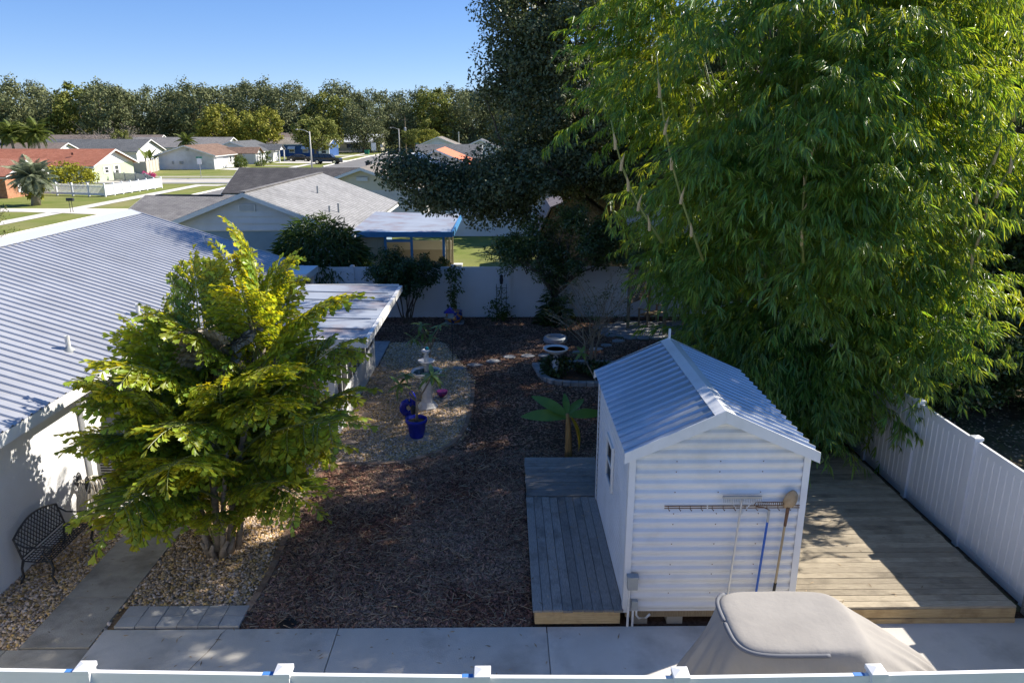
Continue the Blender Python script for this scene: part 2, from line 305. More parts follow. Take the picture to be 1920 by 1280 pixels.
# ------------------------------------------------------------------ foliage helpers (numpy)
def unit(a): return a/np.maximum(np.linalg.norm(a, axis=-1, keepdims=True), 1e-9)
def leaves(C, D, N, L, Wd, lance=False, fold=.12, droop=0.0):
    """leaf blades at C pointing along D with face normal near N"""
    D = unit(D); S = unit(np.cross(D, N)); U = np.cross(S, D); L = np.broadcast_to(L, len(C))[:, None]; Wd = np.broadcast_to(Wd, len(C))[:, None]
    n = len(C); i = np.arange(n)[:, None]
    if not lance:
        V = np.stack([C, C+D*L*.45+S*Wd/2+U*Wd*fold, C+D*L, C+D*L*.45-S*Wd/2+U*Wd*fold], 1).reshape(-1, 3)
        return V, i*4+np.array([[0, 1, 2, 3]])
    z = np.array([0, 0, -1.]); p = lambda t: C+D*L*t+z*L*droop*t*t
    V = np.stack([p(0), p(.3)+S*Wd/2+U*Wd*fold, p(.65)+S*Wd*.36, p(1), p(.65)-S*Wd*.36, p(.3)-S*Wd/2+U*Wd*fold], 1).reshape(-1, 3)
    F = np.concatenate([i*6+np.array([[0, 1, 2, 4]]), i*6+np.array([[0, 4, 5, 5]])], 0) if False else None
    Q = np.concatenate([i*6+np.array([[0, 1, 2, 3]]), i*6+np.array([[0, 3, 4, 5]])], 0)
    return V, Q
def rdir(n, g=RG): return unit(g.normal(size=(n, 3)))
def cloud(clumps, rad, per, ll, lw, g=RG, flat=.75, up=.5, jitter=.35, lance=False, outward=None, droop=0):
    """leaves filling clumps: shell-biased so the clumps read light and dark"""
    K = len(clumps); idx = np.repeat(np.arange(K), per); n = len(idx)
    d = rdir(n, g); r = g.random(n)**.45
    P = clumps[idx]+d*(r*rad[idx])[:, None]*np.array([1, 1, flat])
    nr = unit(d*.6+np.array([0, 0, up])+g.normal(size=(n, 3))*jitter*1.4)
    dd = unit(np.cross(nr, rdir(n, g))+np.array([0, 0, -.25]))
    L = ll*(.7+.6*g.random(n)); return leaves(P, dd, nr, L, lw*(.8+.4*g.random(n)), lance, droop=droop)
def limb(mb, p, q, r0, r1, sag=.15, k=6, n=7, g=random):
    p = Vector(p); q = Vector(q); L = (q-p).length; off = Vector((g.uniform(-1, 1), g.uniform(-1, 1), g.uniform(.2, 1)))*L*sag
    mb.tube([p.lerp(q, t/k)+off*math.sin(math.pi*t/k)+Vector((g.uniform(-1, 1), g.uniform(-1, 1), g.uniform(-1, 1)))*L*.015 for t in range(k+1)], [r0+(r1-r0)*t/k for t in range(k+1)], n)
def blob(n, center, r, g=RG, lo=.35):
    d = rdir(n, g); rr = lo+(1-lo)*g.random(n)**.6
    return np.array(center)+d*rr[:, None]*np.array(r)
def inpoly(P, poly):
    x, y = P[:, 0], P[:, 1]; c = np.zeros(len(P), bool); n = len(poly)
    for i in range(n):
        x0, y0 = poly[i]; x1, y1 = poly[i-1]
        m = ((y0 > y) != (y1 > y)); c ^= m & (x < (x1-x0)*(y-y0)/((y1-y0) if y1 != y0 else 1e-9)+x0)
    return c
# ================================================================== SETTING
struct('ground', MB().add([(-900, -300, 0), (900, -300, 0), (900, 1500, 0), (-900, 1500, 0)], [(0, 1, 2, 3)]), T['lawn'])
sheet('woodland_floor', [(7.9, 4), (40, 4), (40, 60), (7.9, 27)], .006, T['soil'])
EDGE = [(-3.75, 9.5), (-3.70, 10.2), (-3.76, 11.3), (-3.79, 12.4), (-3.74, 13.1), (-3.82, 13.8), (-3.55, 14.36), (-2.86, 14.30), (-2.09, 14.42), (-1.45, 14.85), (-.98, 15.7), (-.85, 17.07), (-.83, 18.6), (-.9, 19.6), (-1.25, 21), (-1.7, 22.4), (-2.05, 23.5)]
GRAVEL = [(-7.7, 7.6)] + [(-3.75, 7.6)] + EDGE + [(-3.8, 23.5), (-3.8, 15.7), (-8.2, 15.7), (-8.2, 12.6), (-7.7, 12.6)]
sheet('mulch_bed', rect(-8.4, 7.9, 8.6, 27.2), .008, T['mulchbed'])
sheet('gravel_bed', GRAVEL, .014, T['gravelbed'])
# concrete path by the house, foreground strip, right pad: slabs as pieces
path = struct('garden_path', B(-6.52, -5.66, 7.4, 13.2, -.02, .016), T['conc_old'])
slabY = B(0, .93, 0, 1, 0, .035)
for y0, y1 in ((8.62, 9.73), (9.745, 11.6), (11.615, 13.2)):
    o = put('concrete_slab', B(0, .93, 0, y1-y0, 0, .036).mesh('concrete_slab', T['conc_old']), path, (-6.56, y0, .012))
strip = struct('concrete_walk', B(-8.6, 7.55, 4.6, 8.9, -.03, .01), T['concrete'])
for x0, x1 in ((-5.6, -2.345), (-2.33, .575), (.59, 4.1), (4.115, 7.6)):
    put('concrete_slab', B(0, x1-x0, 0, 4.38 if x1 < 4.2 else 4.5, 0, .042).mesh('concrete_slab', T['concrete']), strip, (x0, 4.6, .006))
for x0, x1 in ((-8.6, -6.72), (-6.71, -5.61)):
    put('concrete_slab', B(0, x1-x0, 0, 3.98, 0, .034).mesh('concrete_slab', T['conc_old']), strip, (x0, 4.6, .006))
pav = struct('paver_patch', B(-5.5, -3.74, 9.02, 9.5, -.01, .017), T['soil'])
pm = B(.004, .286, .004, .232, 0, .05).mesh('paver', T['paver'])
for i in range(6):
    for j in range(2): put('paver', pm, pav, (-5.5+i*.293, 9.03+j*.238, .008+random.uniform(0, .006)), (0, 0, random.uniform(-.01, .01)))
pb = struct('paver_walk', B(-4.32, -3.72, 20.9, 23.6, -.01, .017), T['soil'])
pm2 = B(.004, .286, .004, .286, 0, .05).mesh('paver', T['paverblue'])
for i in range(2):
    for j in range(9): put('paver', pm2, pb, (-4.32+i*.295, 20.92+j*.295, .008))
# flagstone patio: each stone its own piece
patio = struct('flagstone_patio', MB().add([(5.3+2.15*math.cos(a*.3142), 25.0+1.35*math.sin(a*.3142), .013) for a in range(20)], [tuple(range(20))]), T['soil'])
g2 = random.Random(3)
for i in range(-5, 6):
    for j in range(-4, 5):
        cx = 5.3+i*.43+(.2 if j % 2 else 0); cy = 25.0+j*.34
        if ((cx-5.3)/2.1)**2+((cy-25)/1.3)**2 > 1: continue
        n = g2.choice((5, 6, 6, 7)); a0 = g2.random()*6
        pts = [(cx+.245*math.cos(a0+k*6.283/n)*g2.uniform(.85, 1.1), cy+.2*math.sin(a0+k*6.283/n)*g2.uniform(.85, 1.1), .012) for k in range(n)]
        put('flagstone', MB().ext([Vector(p)-Vector((cx, cy, 0)) for p in pts], (0, 0, g2.uniform(.03, .042))).mesh('flagstone', T['stonegrey']), patio, (cx, cy, 0))
# ---- far street: kerb at x=-32, cross street at y 95..103
sheet('road', rect(-31.9, -24.4, -60, 215), .012, T['asphalt'])
sheet('side_street', [(-160, 95.2), (-33.4, 95.2), (-31.8, 92.3), (-31.8, 105.6), (-34, 103.2), (-160, 103.2)], .02, M('side_street', (.42, .39, .34), (.5, .47, .41), .4, 6, .9, dirt=(.33, .31, .27), dscale=.2))
sheet('main_road', rect(-300, 60, 216, 224), .016, T['asphalt'])
def kerb(p): struct('kerb', MB().tube([(x, y, .03) for x, y in p], .14, 4), T['conc_far'])
kerb([(-32, -60), (-32, 60.6)]); kerb([(-32, 65.6), (-32, 91.5), (-33.5, 95), (-38, 95.2), (-160, 95.2)]); kerb([(-160, 103.2), (-34.2, 103.2), (-32.2, 105.5), (-32, 108.5)]); kerb([(-32, 136), (-32, 214)]); kerb([(-24.3, -60), (-24.3, 214)])
for n_, p in (('sidewalk', rect(-37.6, -36.1, -60, 91.2)), ('sidewalk', [(-37.6, 91.2), (-34.2, 91.2), (-33.6, 93.2), (-37.6, 93.2)]), ('sidewalk', rect(-37.4, -36, 106, 214)), ('driveway', [(-48, 66), (-40, 65.6), (-32, 65.4), (-32, 60.8), (-35.5, 61.8), (-40, 63), (-48, 63.4)]),
              ('driveway', [(-47, 127), (-47, 136), (-40, 130), (-32, 128.6), (-32, 118), (-37, 121.5), (-42, 125)]), ('driveway', rect(-45, -32, 150, 162)), ('sidewalk', rect(-160, -38, 108.2, 109.4)), ('driveway', rect(-42, -26, 188, 192))):
    sheet(n_, p, .024 if n_ == 'driveway' else .03, T['conc_far'])
sheet('porch_path', rect(-45, -37, 138.5, 139.8), .034, T['conc_far'])

# ---- loose mulch, straw and gravel: nobody could count these
def scatter(n, box, test):
    P = np.stack([RG.uniform(box[0], box[1], n), RG.uniform(box[2], box[3], n)], 1); return P[test(P)]
DECKL = (.38, 1.72, 8.9, 14.05); DECKR = (3.9, 7.35, 9.0, 14.3)
BED = [(.92, 20.9), (1.1, 19.6), (1.7, 19.25), (2.9, 19.25), (3.9, 19.4), (3.9, 21.1), (1.6, 21.2)]
def mulch_ok(P):
    ok = (P[:, 0] > -8) & ~inpoly(P, GRAVEL) & ~inpoly(P, BED)
    for x0, x1, y0, y1 in (DECKL, DECKR, (1.6, 4.1, 8.95, 12.4), (-5.6, -3.72, 8.9, 9.52), (-8.4, -3.72, 9, 20.95), (-4.35, -3.7, 20.8, 23.65)):
        ok &= ~((P[:, 0] > x0) & (P[:, 0] < x1) & (P[:, 1] > y0) & (P[:, 1] < y1))
    ok &= (((P[:, 0]-5.3)/2.2)**2+((P[:, 1]-25)/1.4)**2 > 1)
    return ok
def chips(P, L, Wd, H):
    n = len(P); a = RG.uniform(0, 6.283, n); t = RG.normal(0, .28, n); L = L*(.4+RG.random(n)*.9); Wd = Wd*(.5+RG.random(n)); H = H*(.5+RG.random(n))
    dx, dy = np.cos(a)*L/2, np.sin(a)*L/2; sx, sy = -np.sin(a)*Wd/2, np.cos(a)*Wd/2; z = .012+np.abs(np.sin(t))*L/2; dz = np.sin(t)*L/2
    c = np.stack([P[:, 0], P[:, 1], z], 1); d = np.stack([dx, dy, dz], 1); s = np.stack([sx, sy, RG.normal(0, .15, n)*Wd], 1); u = np.zeros((n, 3)); u[:, 2] = H
    V = np.stack([c-d-s, c-d+s, c+d+s, c+d-s, c-d*.9+u, c+d*.9+u], 1).reshape(-1, 3); i = np.arange(n)[:, None]*6
    F = np.concatenate([i+np.array([[0, 3, 5, 4]]), i+np.array([[2, 1, 4, 5]]), i+np.array([[0, 4, 1, 1]])[:, :4]*1], 0)
    return V, F[:2*n]
P1 = scatter(120000, (-4, 2, 8.98, 15), mulch_ok); P2 = scatter(60000, (-4.4, 7.6, 15, 26.9), mulch_ok)
V, F = chips(np.concatenate([P1, P2]), .06, .018, .012); tag(put('mulch', npmesh('mulch', V, F, T['mulch'])), 'dark brown shredded wood mulch spread over the yard', 'mulch', kind='stuff')
P3 = scatter(4200, (-4, 2, 9, 15), mulch_ok); P3 = np.concatenate([P3, scatter(1500, (-4, 7.5, 15, 26.5), mulch_ok)])
V, F = chips(P3, .15, .008, .007); V[:, 2] += .012; tag(put('straw', npmesh('straw', V, F, T['straw'])), 'dry straw stems lying on the dark mulch', 'straw', kind='stuff')
def gravel_ok(P):
    ok = inpoly(P+RG.normal(0, .07, P.shape), GRAVEL)
    for x0, x1, y0, y1 in ((-6.57, -5.62, 7, 13.2), (-5.6, -3.6, 6, 9.52), (-8.6, -5.6, 6, 8.6), (-8.4, -3.78, 15.7, 23.5), (-4.35, -3.7, 20.85, 23.65)):
        ok &= ~((P[:, 0] > x0) & (P[:, 0] < x1) & (P[:, 1] > y0) & (P[:, 1] < y1))
    return ok
def stones(P, s):
    n = len(P); a = RG.uniform(0, 6.283, n); L = s*(.5+RG.random(n)**2*1.1); Wd = L*(.6+.3*RG.random(n)); H = L*(.35+.3*RG.random(n))
    ca, sa = np.cos(a), np.sin(a); c = np.stack([P[:, 0], P[:, 1], .012+H*.4+RG.random(n)*.012], 1)
    e1 = np.stack([ca*L/2, sa*L/2, RG.normal(0, .12, n)*L], 1); e2 = np.stack([-sa*Wd/2, ca*Wd/2, RG.normal(0, .12, n)*L], 1); e3 = np.stack([RG.normal(0, .1, n)*L, RG.normal(0, .1, n)*L, H/2], 1)
    # squashed cuboctahedron-like pebble: ring of 6, top ring of 3, bottom point
    ring = [c+e1*math.cos(k*1.0472)+e2*math.sin(k*1.0472) for k in range(6)]; top = [c+e3+(e1*math.cos(k*2.0944+.5)+e2*math.sin(k*2.0944+.5))*.55 for k in range(3)]
    V = np.stack(ring+top, 1).reshape(-1, 3); i = np.arange(n)[:, None]*9
    T3 = [(6, 7, 8), (0, 1, 6), (1, 7, 6), (1, 2, 7), (2, 3, 7), (3, 8, 7), (3, 4, 8), (4, 5, 8), (5, 6, 8), (5, 0, 6)]
    return V, np.concatenate([i+np.array([t]) for t in T3], 0)
P1 = scatter(64000, (-8.2, -3.6, 7.6, 14.5), gravel_ok); P2 = scatter(68000, (-3.8, -.8, 14.2, 23.5), gravel_ok)
V, F = stones(np.concatenate([P1, P2]), .042); tag(put('gravel', npmesh('gravel', V, F, T['gravel'], True)), 'tan and white river pebbles filling the beds along the house', 'gravel', kind='stuff')
P1 = scatter(9000, (-8.1, -6.7, 12.2, 13.6), lambda P: P[:, 0] < 9)
V, F = stones(P1, .035); V[:, 2] += .012; tag(put('white_gravel', npmesh('white_gravel', V, F, M('gravel_white', (.6, .58, .54), None, rough=.8, island=.35), True)), 'fine pale gravel beside the air conditioner', 'gravel', kind='stuff')
# brick edging along the gravel
edg = thing('brick_edging', 'brown brick edging curving between gravel and mulch', 'edging', (-3.7, 9.5, 0))
bm_ = B(-.105, .105, -.05, .05, 0, .065).mesh('brick', T['edging'])
def along(pts, step):
    out = []; acc = 0
    for (x0, y0), (x1, y1) in zip(pts, pts[1:]):
        L = math.hypot(x1-x0, y1-y0); t = acc
        while t < L: out.append((x0+(x1-x0)*t/L, y0+(y1-y0)*t/L, math.atan2(y1-y0, x1-x0))); t += step
        acc = t-L
    return out
def smoothline(p, it=2):
    for _ in range(it):
        q = [p[0]]
        for a, b in zip(p, p[1:]): q += [(a[0]*.75+b[0]*.25, a[1]*.75+b[1]*.25), (a[0]*.25+b[0]*.75, a[1]*.25+b[1]*.75)]
        p = q+[p[-1]]
    return p
for x, y, a in along(smoothline(EDGE[:14]), .222): put('brick', bm_, edg, (x, y, -.008), (random.uniform(-.03, .03), random.uniform(-.03, .03), a+random.uniform(-.06, .06)))
# round bed with grey block edging
bed = thing('raised_bed', 'low curved bed edged with grey blocks beside the white planter', 'planting bed', (2, 20, 0))
MB().add([(x, y, .03) for x, y in BED], [tuple(range(len(BED)))]).build('soil', T['mulchbed'], bed)
bm2 = B(-.1, .1, -.09, .09, 0, .12).mesh('block', T['stonegrey'])
for x, y, a in along(smoothline(BED+[BED[0]]), .215): put('block', bm2, bed, (x, y, 0), (0, 0, a+random.uniform(-.05, .05)))

# hairline cracks and a joint line in the concrete
for pts in ([(-3.9, 8.97), (-3.97, 8.6), (-4.1, 8.2), (-4.08, 7.8), (-4.2, 7.3), (-4.3, 6.6)], [(-8.2, 8.5), (-7.6, 8.3), (-7.0, 8.12), (-6.6, 7.95), (-6.3, 7.9), (-6.0, 7.7), (-5.62, 7.6)]):
    q = smoothline(pts, 1); m = MB(); vs = []
    for i, (x, y) in enumerate(q):
        j = random.uniform(-.02, .02); w_ = .004+.003*random.random(); vs += [(x+j-w_, y-w_, .0455 if x < -5.6 else .0525), (x+j+w_, y+w_, .0455 if x < -5.6 else .0525)]
    m.add(vs, [(2*i, 2*i+1, 2*i+3, 2*i+2) for i in range(len(q)-1)]); m.build('crack', T['black'] if False else T['soil'], strip)
sheet('painted_shade_strip', rect(7.22, 7.58, 9.3, 16), .016, T['soil'])  # soil-coloured strip laid in to darken the shaded gap between deck and fence
tag(MB().lathe([(.14, .0), (.14, .02), (.1, .03), (.02, .032)], 16, (-3.1, 9.1, .02)).build('drain_cover', T['black'], smooth=False), 'small round black cover in the mulch by the concrete', 'cover')
# ================================================================== OWN HOUSE
hs = thing('house', 'white stucco house with ribbed metal roof and sunroom on the left', 'house', (-12, 14, 0))
B(-16.4, -7.6, -2, 12.6, 0, 2.62).build('wall', T['stucco'], hs)
B(-16.4, -8.2, 12.6, 24.0, 0, 2.62).build('wall', T['stucco'], hs)
B(-7.62, -7.5, 12.5, 12.64, 0, 2.6).build('corner_trim', T['whitepaint'], hs)
MB().ext([(-16.4, 23.9, 2.6), (-8.2, 23.9, 2.6), (-12, 23.9, 3.95)], (0, .1, 0)).build('gable', T['stucco'], hs)
EX, EZ, RX, RZ = -7.15, 2.62, -12.0, 4.22
def ribbed(p_eave, p_ridge, run, length, pitch, h, wd):
    """ribbed sheet: ribs go from eave to ridge, repeated along run"""
    e = Vector(p_eave); r = Vector(p_ridge); run = Vector(run).normalized(); up = (r-e).cross(run).normalized()
    if up.z < 0: up = -up
    prof = []; t = 0
    while t < length-1e-6:
        prof += [(t, 0), (t+pitch-wd*2, 0), (t+pitch-wd*1.5, h), (t+pitch-wd*.5, h)]; t += pitch
    prof.append((length, 0)); m = MB(); vs = []
    for a, b in prof: vs += [e+run*min(a, length)+up*b, r+run*min(a, length)+up*b]
    m.add(vs, [(2*i, 2*i+2, 2*i+3, 2*i+1) for i in range(len(prof)-1)]); return m
ribbed((EX, -2.4, EZ), (RX, -2.4, RZ), (0, 1, 0), 26.75, .229, .032, .034).build('roof', T['metalroof'], hs)
ribbed((-16.85, -2.4, EZ), (RX, -2.4, RZ), (0, 1, 0), 26.75, .229, .032, .034).build('roof', T['metalroof'], hs)
MB().ext([(RX-.36, -2.42, RZ-.085), (RX, -2.42, RZ+.045), (RX+.36, -2.42, RZ-.085), (RX, -2.42, RZ+.015)], (0, 26.8, 0)).build('ridge_cap', M('ridge_cap', (.55, .57, .6), rough=.4, metal=.3), hs)
B(EX-.03, EX+.0, -2.4, 24.3, EZ-.2, EZ-.012).build('fascia', T['whitepaint'], hs); B(-7.62, EX-.03, -2.4, 15.2, EZ-.16, EZ-.14).build('soffit', T['whitepaint'], hs)
MB().bar((EX+.01, 24.36, EZ-.04), (RX, 24.36, RZ-.04), .04, .16).build('rake_trim', T['metalroof'], hs)
for x, y in ((-7.95, 13.15), (-7.9, 15.75), (-9.25, 23.1)):
    z = EZ+(x-EX)/(RX-EX)*(RZ-EZ)
    v = MB().lathe([(.11, -.05), (.1, .01), (.05, .06), (.043, .08)], 14, (x, y, z)).build('vent_flashing', T['boxgrey'], hs, smooth=True)
    MB().lathe([(.042, .0), (.042, .27), (.03, .27), (.03, .24)], 12, (x, y, z)).build('vent_pipe', T['plaster'], v)
B(-7.3, -6.0, 22.4, 23.9, 2.3, 2.5).build('porch_roof', T['whitepaint'], hs)
B(-6.2, -6.1, 23.6, 23.7, 0, 2.3).build('porch_post', T['whitepaint'], hs)
# sunroom
ZS = 2.5
sr = MB()
for i in range(6):
    y0 = 15.05+i*.92; sr.slab([(-8.1, y0, ZS+.14), (-2.95, y0, ZS), (-2.95, y0+.905, ZS), (-8.1, y0+.905, ZS+.14)], .06)
    if i: sr.bar((-8.1, y0-.008, ZS+.15), (-3.1, y0-.008, ZS+.012), .05, .035)
sr.build('sunroom_roof', T['sunroof'], hs)
B(-2.95, -2.86, 15.0, 20.62, ZS-.14, ZS+.02).build('gutter', T['whitepaint'], hs); B(-8.1, -2.95, 14.98, 15.04, ZS-.13, ZS+.06).build('fascia', T['whitepaint'], hs); B(-8.1, -2.95, 20.58, 20.63, ZS-.13, ZS+.06).build('fascia', T['whitepaint'], hs)
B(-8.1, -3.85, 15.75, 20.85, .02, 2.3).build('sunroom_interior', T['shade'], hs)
B(-3.85, -3.78, 15.72, 20.9, 0, .75).build('knee_wall', T['whitepaint'], hs); B(-8.15, -3.85, 15.68, 15.75, 0, .75).build('knee_wall', T['whitepaint'], hs)
B(-3.85, -3.78, 15.72, 20.9, 2.3, 2.45).build('header', T['whitepaint'], hs); B(-8.15, -3.85, 15.68, 15.75, 2.3, 2.45).build('header', T['whitepaint'], hs)
B(-4.05, -3.76, 15.66, 15.95, .75, 2.3).build('corner_post', T['whitepaint'], hs); B(-3.86, -3.77, 20.82, 20.92, .75, 2.3).build('corner_post', T['whitepaint'], hs)
for i in range(8):
    y0 = 15.97+i*.605; f = MB().box(-3.825, -3.8, y0, y0+.03, .75, 2.3).box(-3.825, -3.8, y0+.575, y0+.605, .75, 2.3).box(-3.84, -3.79, y0+.03, y0+.575, .75, .79).box(-3.84, -3.79, y0+.03, y0+.575, 2.26, 2.3)
    f = f.build('window_frame', T['whitepaint'], hs); B(-3.822, -3.805, y0+.03, y0+.565, .79, 2.26).build('pane', T['glass' if i % 2 == 0 else 'screen'], f)
for i in range(3):
    x1 = -4.07-i*1.3; f = MB().box(x1-.05, x1, 15.69, 15.74, .75, 2.3).box(x1-1.25, x1-1.2, 15.69, 15.74, .75, 2.3).box(x1-1.2, x1-.05, 15.69, 15.74, 1.5, 1.54).build('window_frame', T['whitepaint'], hs)
    B(x1-1.2, x1-.05, 15.7, 15.72, .77, 1.49).build('pane', T['glass'], f); B(x1-1.2, x1-.05, 15.7, 15.72, 1.55, 2.29).build('pane', T['glass'], f)
# air conditioner, hose, bench
ac = thing('air_conditioner', 'grey outdoor air conditioner behind the fishtail palm', 'air conditioner', (-7.2, 13.1, 0))
B(-7.65, -6.8, 12.75, 13.6, .0, .06).build('pad', T['conc_old'], ac); B(-7.6, -6.85, 12.8, 13.55, .06, .95).build('cabinet', T['acgrey'], ac, bevel=.02)
for s in range(14): B(-7.52, -6.93, 12.785, 12.8, .14+s*.055, .165+s*.055).build('louvre', T['black'], ac)
MB().lathe([(.3, 0), (.3, .03), (.26, .05)], 20, (-7.22, 13.17, .95)).build('fan_guard', T['black'], ac)
hr = thing('hose_reel', 'black ornate wall hose holder beside the corner of the white wall', 'hose holder', (-7.5, 12.0, .55))
for y, x in ((11.95, -7.3), (12.12, -7.54)):
    m = MB(); 
    for rr in (.07, .115): m.tube([(x, y+rr*.62*math.cos(k*.3927), .78+rr*1.35*math.sin(k*.3927)) for k in range(16)], .011, 5, closed=True)
    for k in range(8): m.bar((x, y+.012*math.cos(k*.785), .78+.02*math.sin(k*.785)), (x, y+.11*.62*math.cos(k*.785), .78+.11*1.35*math.sin(k*.785)), .012, .012, up=(1, 0, 0))
    m.build('scroll_plate', T['blackmetal'], hr)
MB().bar((-7.56, 12.03, .78), (-7.28, 11.97, .78), .05, .05).build('bracket', T['blackmetal'], hr)
hz = MB()
for q in range(6):
    a = .17+.035*q; pts = [(-7.5+.035*q+.05*math.sin(k*.35), 12.02+(a*.8)*math.sin(k*.2618)+.02*q, .47+(.33+.012*q)*math.cos(k*.2618)) for k in range(24)]; hz.tube(pts, .014, 6, closed=True)
tag(hz.build('garden_hose', T['hose'], smooth=True), 'beige garden hose coiled on the white wall', 'hose')
dp = MB().tube([(-7.5, 12.45, .5), (-7.4, 12.6, .2), (-7.2, 12.6, .06), (-6.9, 12.62, .05), (-6.5, 12.7, .05)], .045, 8); tag(dp.build('drain_pipe', T['black'], smooth=True), 'black corrugated drain pipe lying by the air conditioner', 'pipe')

bn = thing('garden_bench', 'black cast metal bench with lattice back against the white wall', 'bench', (-7.2, 10.7, 0))
Y0, Y1 = 10.12, 11.24
def bk(u, v):  # back surface: u along length, v up
    return Vector((-7.36-.12*v/.5, Y0+(Y1-Y0)*u, .44+v))
top = lambda u: .36+.13*math.sin(math.pi*u)
m = MB()
for sgn in (1, -1):
    for k in range(-9, 24):
        seg = []
        for t in range(0, 41):
            v = t/40*.5; u = (k/14)+sgn*v/ (Y1-Y0)*.8 if sgn > 0 else (k/14)+.36-v/(Y1-Y0)*.8
            if 0.02 <= u <= .98 and .04 <= v <= top(u): seg.append(bk(u, v))
        if len(seg) > 2: m.tube([seg[0], seg[len(seg)//2], seg[-1]], .0075, 4)
m.build('back_lattice', T['blackmetal'], bn)
MB().tube([bk(.0, 0)]+[bk(0, .36*t/4) for t in range(1, 5)]+[bk(u/16, top(u/16)) for u in range(1, 16)]+[bk(1, .36*(4-t)/4) for t in range(0, 5)], .016, 6).build('back_rail', T['blackmetal'], bn)
MB().tube([bk(0, .04), bk(.5, .04), bk(1, .04)], .012, 6).build('back_rail', T['blackmetal'], bn)
m = MB()
def st(a, b): return Vector((-7.36+.42*a, Y0+(Y1-Y0)*b, .43-.02*math.sin(math.pi*a)))
for k in range(9): m.tube([st(k/8, 0), st(k/8, .5), st(k/8, 1)], .011 if k in (0, 8) else .008, 4)
for k in range(19): m.tube([st(0, k/18), st(.5, k/18), st(1, k/18)], .014 if k in (0, 18) else .008, 4)
m.build('seat', T['blackmetal'], bn)
for b in (0, 1):
    y = Y0+(Y1-Y0)*b
    MB().tube([(-6.95, y, .43), (-6.92, y, .3), (-6.96, y, .15), (-6.9, y, .0)], [.022, .018, .016, .02], 6).build('leg', T['blackmetal'], bn)
    MB().tube([(-7.36, y, .43), (-7.4, y, .3), (-7.4, y, .15), (-7.48, y, .0)], [.022, .018, .016, .02], 6).build('leg', T['blackmetal'], bn)
    MB().tube([(-7.43, y, .74), (-7.3, y, .66), (-7.12, y, .65), (-6.98, y, .67), (-6.9, y, .64), (-6.91, y, .59), (-6.95, y, .6)], .015, 6).build('armrest', T['blackmetal'], bn)
    MB().tube([(-6.98, y, .66), (-7.05, y, .55), (-6.96, y, .43)], .013, 6).build('arm_support', T['blackmetal'], bn)

# ================================================================== FENCES
def fence_run(name, label, posts, h, postmat=T['white'], nb=10, boards=True, cat='fence', wide=.15, capz=.1, prect=.127):
    t = thing(name, label, cat, (posts[0][0], posts[0][1], 0))
    capm = MB().add([(-wide/2, -wide/2, 0), (wide/2, -wide/2, 0), (wide/2, wide/2, 0), (-wide/2, wide/2, 0), (-wide/2, -wide/2, .045), (wide/2, -wide/2, .045), (wide/2, wide/2, .045), (-wide/2, wide/2, .045), (0, 0, .075)],
                    [(0, 1, 5, 4), (1, 2, 6, 5), (2, 3, 7, 6), (3, 0, 4, 7), (4, 5, 8), (5, 6, 8), (6, 7, 8), (7, 4, 8), (3, 2, 1, 0)]).mesh('cap', postmat)
    pmh = B(-prect/2, prect/2, -prect/2, prect/2, 0, h+.06).mesh('post', postmat)
    for x, y in posts: p = put('post', pmh, t, (x, y, 0)); put('cap', capm, p, (x, y, h+.05))
    cache = {}
    for (x0, y0), (x1, y1) in zip(posts, posts[1:]):
        L = math.hypot(x1-x0, y1-y0); a = math.atan2(y1-y0, x1-x0); key = round(L, 2)
        if key not in cache:
            e = prect/2-.01
            rail = B(e, L-e, -.022, .022, 0, .14).mesh('rail', postmat); bw = (L-2*e)/nb
            bd = MB().ext([(.007, -.009, 0), (.017, -.02, 0), (bw-.017, -.02, 0), (bw-.007, -.009, 0), (bw-.007, .009, 0), (bw-.017, .02, 0), (.017, .02, 0), (.007, .009, 0)], (0, 0, h-.2)).mesh('board', postmat)
            m = MB()
            for k in range(nb): m.box(e+k*bw+.004, e+(k+1)*bw-.004, -.011, .011, 0, h-.2)
            m.box(e, L-e, -.007, .007, 0, h-.2)
            back = B(e, L-e, -.007, .007, 0, h-.2).mesh('panel_core', postmat)
            cache[key] = (rail, bd, m.mesh('panel', postmat), bw, e, back)
        rail, bd, pn, bw, e, back = cache[key]
        put('rail', rail, t, (x0, y0, .0), (0, 0, a)); put('rail', rail, t, (x0, y0, h-.1), (0, 0, a))
        if boards:
            put('panel_core', back, t, (x0, y0, .12), (0, 0, a))
            for k in range(nb): put('board', bd, t, (x0+math.cos(a)*(e+k*bw), y0+math.sin(a)*(e+k*bw), .12), (0, 0, a))
        else: put('panel', pn, t, (x0, y0, .12), (0, 0, a))
    return t
fence_run('privacy_fence', 'white vinyl privacy fence running along the right wooden deck', [(7.66, 5.9+.0), (7.66, 7.7), (7.66, 9.42), (7.66, 11.13), (7.66, 12.84), (7.66, 14.52), (7.66, 16.24), (7.66, 17.95), (7.66, 19.7), (7.66, 21.4), (7.66, 23.1), (7.66, 24.8), (7.66, 26.7)], 1.88)
fence_run('front_fence', 'white vinyl fence crossing the very bottom of the picture', [(-9.4, 6.1), (-7.57, 6.03), (-5.75, 5.97), (-3.93, 5.91), (-2.06, 5.85), (-.21, 5.8), (1.62, 5.77), (3.45, 5.79), (5.3, 5.83), (7.52, 5.88)], 1.87)
fence_run('back_fence', 'white vinyl fence in shade at the back of the yard', [(-9.2, 26.95), (-7.36, 26.95), (-5.53, 26.95), (-3.7, 26.95), (-1.87, 26.95), (.2, 26.95), (2.4, 26.95), (4.6, 26.95), (6.5, 26.95), (7.5, 26.95)], 1.86, nb=11, boards=False)
fence_run('distant_fence', 'white vinyl fence beyond the sunny lawn behind the neighbour patio', [(x, 48.4) for x in np.arange(-4, 18, 2.4)], 1.85, nb=12, boards=False)
